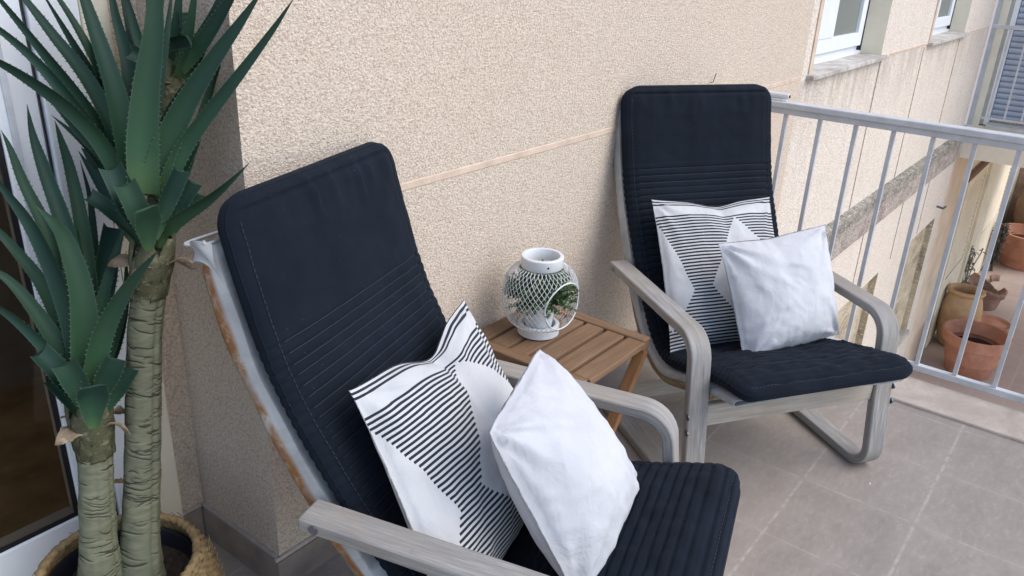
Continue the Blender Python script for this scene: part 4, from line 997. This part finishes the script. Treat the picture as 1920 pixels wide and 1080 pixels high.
def leaf(pts, w, kind, axis, parent, rng):
    n = 30; P = spline(pts, n); L = float(np.sum(np.linalg.norm(np.diff(P, axis=0), axis=1))); T = np.gradient(P, axis=0); T /= np.linalg.norm(T, axis=1)[:, None]
    cam = np.array([0, 0, 1.53]); roll = rng.normal(0, .42); vs = []; uv = []; fs = []; hw = []
    half = w / 2
    for i in range(n):
        t = i / (n - 1)
        if kind == 'L': ww = half * (.86 + .14 * min(1, t / .2)) * max(.012, (1 - t ** 1.45)) ** .92
        else: ww = half * (1.04 - .16 * t) * (.22 + .78 * min(1, t / .6) ** .8)
        tc = cam - P[i]; tc /= np.linalg.norm(tc); s0 = np.cross(T[i], tc); s0 /= np.linalg.norm(s0); n0 = np.cross(s0, T[i])
        s_ = s0 * cos(roll) + n0 * sin(roll); nn = np.cross(s_, T[i]); hw.append((P[i], s_, nn, ww))
        th = .0045 * (ww / half) + .0006; dip = ww * (.42 - .14 * t) if kind == 'L' else ww * .5
        cc = ww * .55 * max(0, (t - .8) / .2) if kind == 'S' else 0
        for e in (-1, -.6, -.2, .2, .6, 1): vs.append(P[i] + s_ * ww * e - nn * dip * (1 - e * e) - T[i] * cc * (1 - abs(e) ** 1.6)); uv.append((t if kind == 'L' else t * .85, (e + 1) / 2))
        for e in (.6, 0, -.6): vs.append(P[i] + s_ * ww * e - nn * (dip * (1 - e * e) + th) - T[i] * cc * (1 - abs(e) ** 1.6)); uv.append((t if kind == 'L' else t * .85, (e + 1) / 2))
    k = 9
    for i in range(n - 1):
        for j in range(k): fs.append((i * k + j, i * k + (j + 1) % k, (i + 1) * k + (j + 1) % k, (i + 1) * k + j))
    fs.append(tuple(range(k - 1, -1, -1))); fs.append(tuple((n - 1) * k + j for j in range(k)))
    mb = MB().add(vs, fs, uv)
    # marginal spines
    if kind == 'L' or True:
        d = .012 + rng.uniform(0, .01); cum = np.r_[0, np.cumsum(np.linalg.norm(np.diff(P, axis=0), axis=1))]; end = L * (.97 if kind == 'L' else .8)
        while d < end:
            i = min(int(np.searchsorted(cum, d)), n - 1); p0, s_, nn, ww = hw[i]
            if i > 0: f = (d - cum[i - 1]) / (cum[i] - cum[i - 1] + 1e-9); p0 = hw[i - 1][0] * (1 - f) + p0 * f; ww = hw[i - 1][3] * (1 - f) + ww * f
            sz = .0033 * min(1, ww / half + .25) * rng.uniform(.7, 1.2)
            for sg in (-1, 1):
                b = p0 + s_ * ww * sg; ta = T[i]
                mb.add([b - ta * sz * .45 - s_ * sg * .0006, b + ta * sz * .45 - s_ * sg * .0006, b + s_ * sg * sz + ta * sz * .5, b + nn * .0012, ], [(0, 1, 2), (0, 2, 3), (1, 3, 2)], [(d / L, 1 if sg > 0 else 0)] * 4)
            d += rng.uniform(.0085, .0125)
    return mb.build('leaf', M['leaf'], parent, smooth=True, autos=50)
ta = trunk(TRUNK_A[:9], .0385, .031, 21, .90); tb_ = trunk(TRUNK_B[:7], .0345, .031, 33, .86); tc_ = trunk(TRUNK_C[:7], .030, .026, 45, .95)
rng = np.random.default_rng(5)
for L_, t_ in ((BIG, ta), (SMALL, tb_), (BACK, tc_)):
    for pts, w, kind in L_: leaf(pts, w, kind, None, t_, rng)
# ================================================================== POTS ON THE TERRACE BELOW
def clay_pot(name, loc, prof, mat, label, cat='pot', soil=None, n=48, grp='clay pots on the terrace below'):
    o = thing(name, loc, label, cat, grp); c = Vector(loc)
    MB().lathe(prof, c, n).build('pot_body', mat, o, smooth=True, autos=45)
    if soil: MB().grid(np.array([[(c.x + soil[0] * i / 6 * cos(2 * pi * k / 24), c.y + soil[0] * i / 6 * sin(2 * pi * k / 24), c.z + soil[1] + .03 * noise.noise(Vector((i * .7, k * .7, c.x)))) for k in range(24)] for i in range(7)]), wrap=True).build('soil', M['soil'], o, smooth=True)
    return o
flower = [(.0, .0), (.27, .0), (.285, .01), (.315, .17), (.322, .175), (.325, .185), (.36, .40), (.385, .405), (.405, .415), (.425, .53), (.425, .55), (.41, .56), (.385, .555), (.36, .45), (.33, .40)]
clay_pot('flower_pot', (10.33, .82, TZ), [(r * .88, z * .95) for r, z in flower], M['terra'], 'big wide rimmed terracotta pot with dark soil, nearest the railing on the terrace below', soil=(.285, .33))
jar = [(.0, .0), (.22, .0), (.25, .02), (.31, .20), (.345, .42), (.335, .58), (.29, .72), (.265, .755), (.265, .77), (.30, .785), (.315, .81), (.30, .835), (.26, .84), (.235, .82), (.235, .75), (.28, .6), (.28, .3)]
clay_pot('clay_jar', (11.05, 1.13, TZ), [(r * .71, z * .92) for r, z in jar], M['ochre'], 'tall ochre clay jar with a rolled lip standing against the wall behind the big pot', 'jar')
clay_pot('flower_pot', (15.1, .88, TZ), [(r * 1.12, z * 1.04) for r, z in flower], M['terra'], 'terracotta pot with pale inside far along the terrace, in front of a brown round jar', soil=(.36, .36))
rj = [(.0, 0), (.3, 0), (.42, .25), (.52, .6), (.52, .85), (.44, 1.05), (.3, 1.12), (.28, 1.16), (.3, 1.2), (.26, 1.2), (.24, 1.1)]
clay_pot('round_jar', (16.0, .75, TZ), rj, M['brownjar'], 'big brown round bellied jar at the far end of the terrace', 'jar')
# broken pot, lying tilted with a ragged rim
bp = thing('broken_pot', (12.75, 1.1, TZ), 'broken terracotta pot with a ragged rim behind the ochre jar', 'pot', 'clay pots on the terrace below')
n = 60; G = np.zeros((12, n, 3))
for i in range(12):
    t = i / 11
    for k in range(n):
        a = 2 * pi * k / n; top = .40 + .13 * noise.noise(Vector((cos(a) * 1.6, sin(a) * 1.6, 3))) + .05 * noise.noise(Vector((cos(a) * 6, sin(a) * 6, 1))) - .16 * max(0, cos(a + 1.2)); z = top * t; r = .19 + .20 * z + .025 * (t > .8)
        G[i, k] = (12.75 + r * cos(a), 1.1 + r * sin(a), TZ + z * .85)
ob = MB().grid(G, wrap=True, flip=True).build('pot_body', M['oldclay'], bp, smooth=True); md = ob.modifiers.new('Solid', 'SOLIDIFY'); md.thickness = .03
MB().lathe([(0, .004), (.17, .004), (.18, .06), (.16, .1), (0, .12)], (12.75, 1.1, TZ), 30).build('soil', M['soil'], bp, smooth=True)
sc = thing('pot_saucer', (12.05, .86, TZ), 'terracotta saucer lying between the broken pot and the big pot', 'saucer')
MB().lathe([(0, .0), (.23, .0), (.27, .05), (.26, .055), (.22, .02), (0, .018)], (12.05, .86, TZ), 40).build('dish', M['terra'], sc, smooth=True, autos=40)
sd = thing('clay_shard', (13.9, 1.12, TZ), 'curved clay shard lying alone on the terrace paving', 'shard')
ob = MB().lathe([(.14, .0), (.17, .09)], (13.9, 1.0, TZ + .0), 16, .3, 1.7).build('shard_piece', M['oldclay'], sd, smooth=True); ob.modifiers.new('Solid', 'SOLIDIFY').thickness = .03
def dry_plant(loc, label, h, n, seed, mat):
    o = thing('dry_plant', loc, label, 'plant'); r_ = random.Random(seed); mb = MB(); c = Vector(loc)
    for k in range(n):
        a = r_.uniform(0, 2 * pi); sp = r_.uniform(.05, .35); pts = [c + Vector((cos(a) * sp * t * .6 + r_.gauss(0, .012), min(-.0, 1) + sin(a) * sp * t * .3 + r_.gauss(0, .012), h * t * r_.uniform(.85, 1.1))) for t in (0, .25, .5, .75, 1)]
        for q in pts: q.y = min(q.y, YW - .03)
        mb.tube(pts, .008, 4)
        for q in pts[1:]:
            for _ in range(5): leaflet(mb, q, Vector((r_.gauss(0, 1), r_.gauss(0, 1), r_.gauss(0, 1))), r_.uniform(.05, .1), r_.uniform(.012, .022), Vector((0, 0, 1)))
    mb.build('stems', mat, o); return o
dry_plant((14.45, 1.22, TZ), 'dark dried plant against the wall beside the far terracotta pot', .75, 22, 3, simple('dry_dark_stems', (.11, .095, .08), .9, .4))
dry_plant((12.2, 1.30, TZ), 'thin dry twigs sticking up behind the ochre jar', .95, 7, 8, simple('dry_grey_stems', (.25, .23, .20), .9, .3))

# crumbs of plaster on the floor
cr = random.Random(2)
for (x, y, lab) in ((1.86, .70, 'white plaster crumb on the tiles left of the far chair front leg'), (1.665, .36, 'white plaster crumb on the tiles in front of the near chair seat'), (1.585, .285, 'white plaster crumb closest to the near chair seat corner'), (2.40, .36, 'white plaster crumb on the tiles before the far chair right leg'), (2.80, .42, 'white plaster crumb on the tiles near the kerb'), (2.03, 1.05, 'white plaster crumb on the tiles beneath the slatted table edge'), (3.10, .36, 'white plaster crumb on the pale kerb')):
    mb = MB(); n = 7; r = .0042; vs = [(x, y, (.012 if x > 3 else 0) + r * 1.1)]
    for k in range(n): a = 2 * pi * k / n; q = r * cr.uniform(.7, 1.2); vs.append((x + q * cos(a), y + q * sin(a), (.012 if x > 3 else 0) + .0004))
    mb.add(vs, [(0, 1 + k, 1 + (k + 1) % n) for k in range(n)]); tag(mb.build('plaster_crumb', M['white_paint']), lab, 'crumb', 'plaster crumbs on the floor')

# ================================================================== CAMERA, LIGHT, WORLD
cd = bpy.data.cameras.new('Camera'); cam = bpy.data.objects.new('Camera', cd); COL.objects.link(cam)
cd.sensor_fit = 'HORIZONTAL'; cd.sensor_width = 36; cd.lens = 28.429; cd.clip_start = .02; cd.clip_end = 1000
cam.matrix_world = Matrix(((.61501, .2872, -.73436, 0), (-.78753, .27035, -.55381, 0), (.03948, .91893, .39244, 1.53), (0, 0, 0, 1)))
scene.camera = cam
SUN_EL, SUN_AZ = R(50), R(-72)        # azimuth measured from +X towards +Y
sd_ = Vector((cos(SUN_EL) * cos(SUN_AZ), cos(SUN_EL) * sin(SUN_AZ), sin(SUN_EL)))
l = bpy.data.lights.new('Sun', 'SUN'); l.energy = 1.25; l.angle = R(50); l.color = (1, .96, .91)
lo = bpy.data.objects.new('Sun', l); COL.objects.link(lo); lo.rotation_euler = (-sd_).to_track_quat('-Z', 'Y').to_euler(); lo.location = (3, -3, 8)
w = bpy.data.worlds.new('World'); scene.world = w; w.use_nodes = True; nt = w.node_tree
sk = nt.nodes.new('ShaderNodeTexSky'); sk.sky_type = 'NISHITA'; sk.sun_disc = False; sk.sun_elevation = SUN_EL; sk.sun_rotation = pi / 2 - SUN_AZ
sk.air_density = 1.0; sk.dust_density = 1.2; sk.ozone_density = 1.0
bg = nt.nodes['Background']; bg.inputs[1].default_value = .15; nt.links.new(sk.outputs[0], bg.inputs[0])
vs_ = scene.view_settings; vs_.view_transform = 'Standard'; vs_.look = 'None'; vs_.gamma = 1; vs_.use_curve_mapping = False; vs_.exposure = EXPOSURE
scene.cycles.use_denoising = True
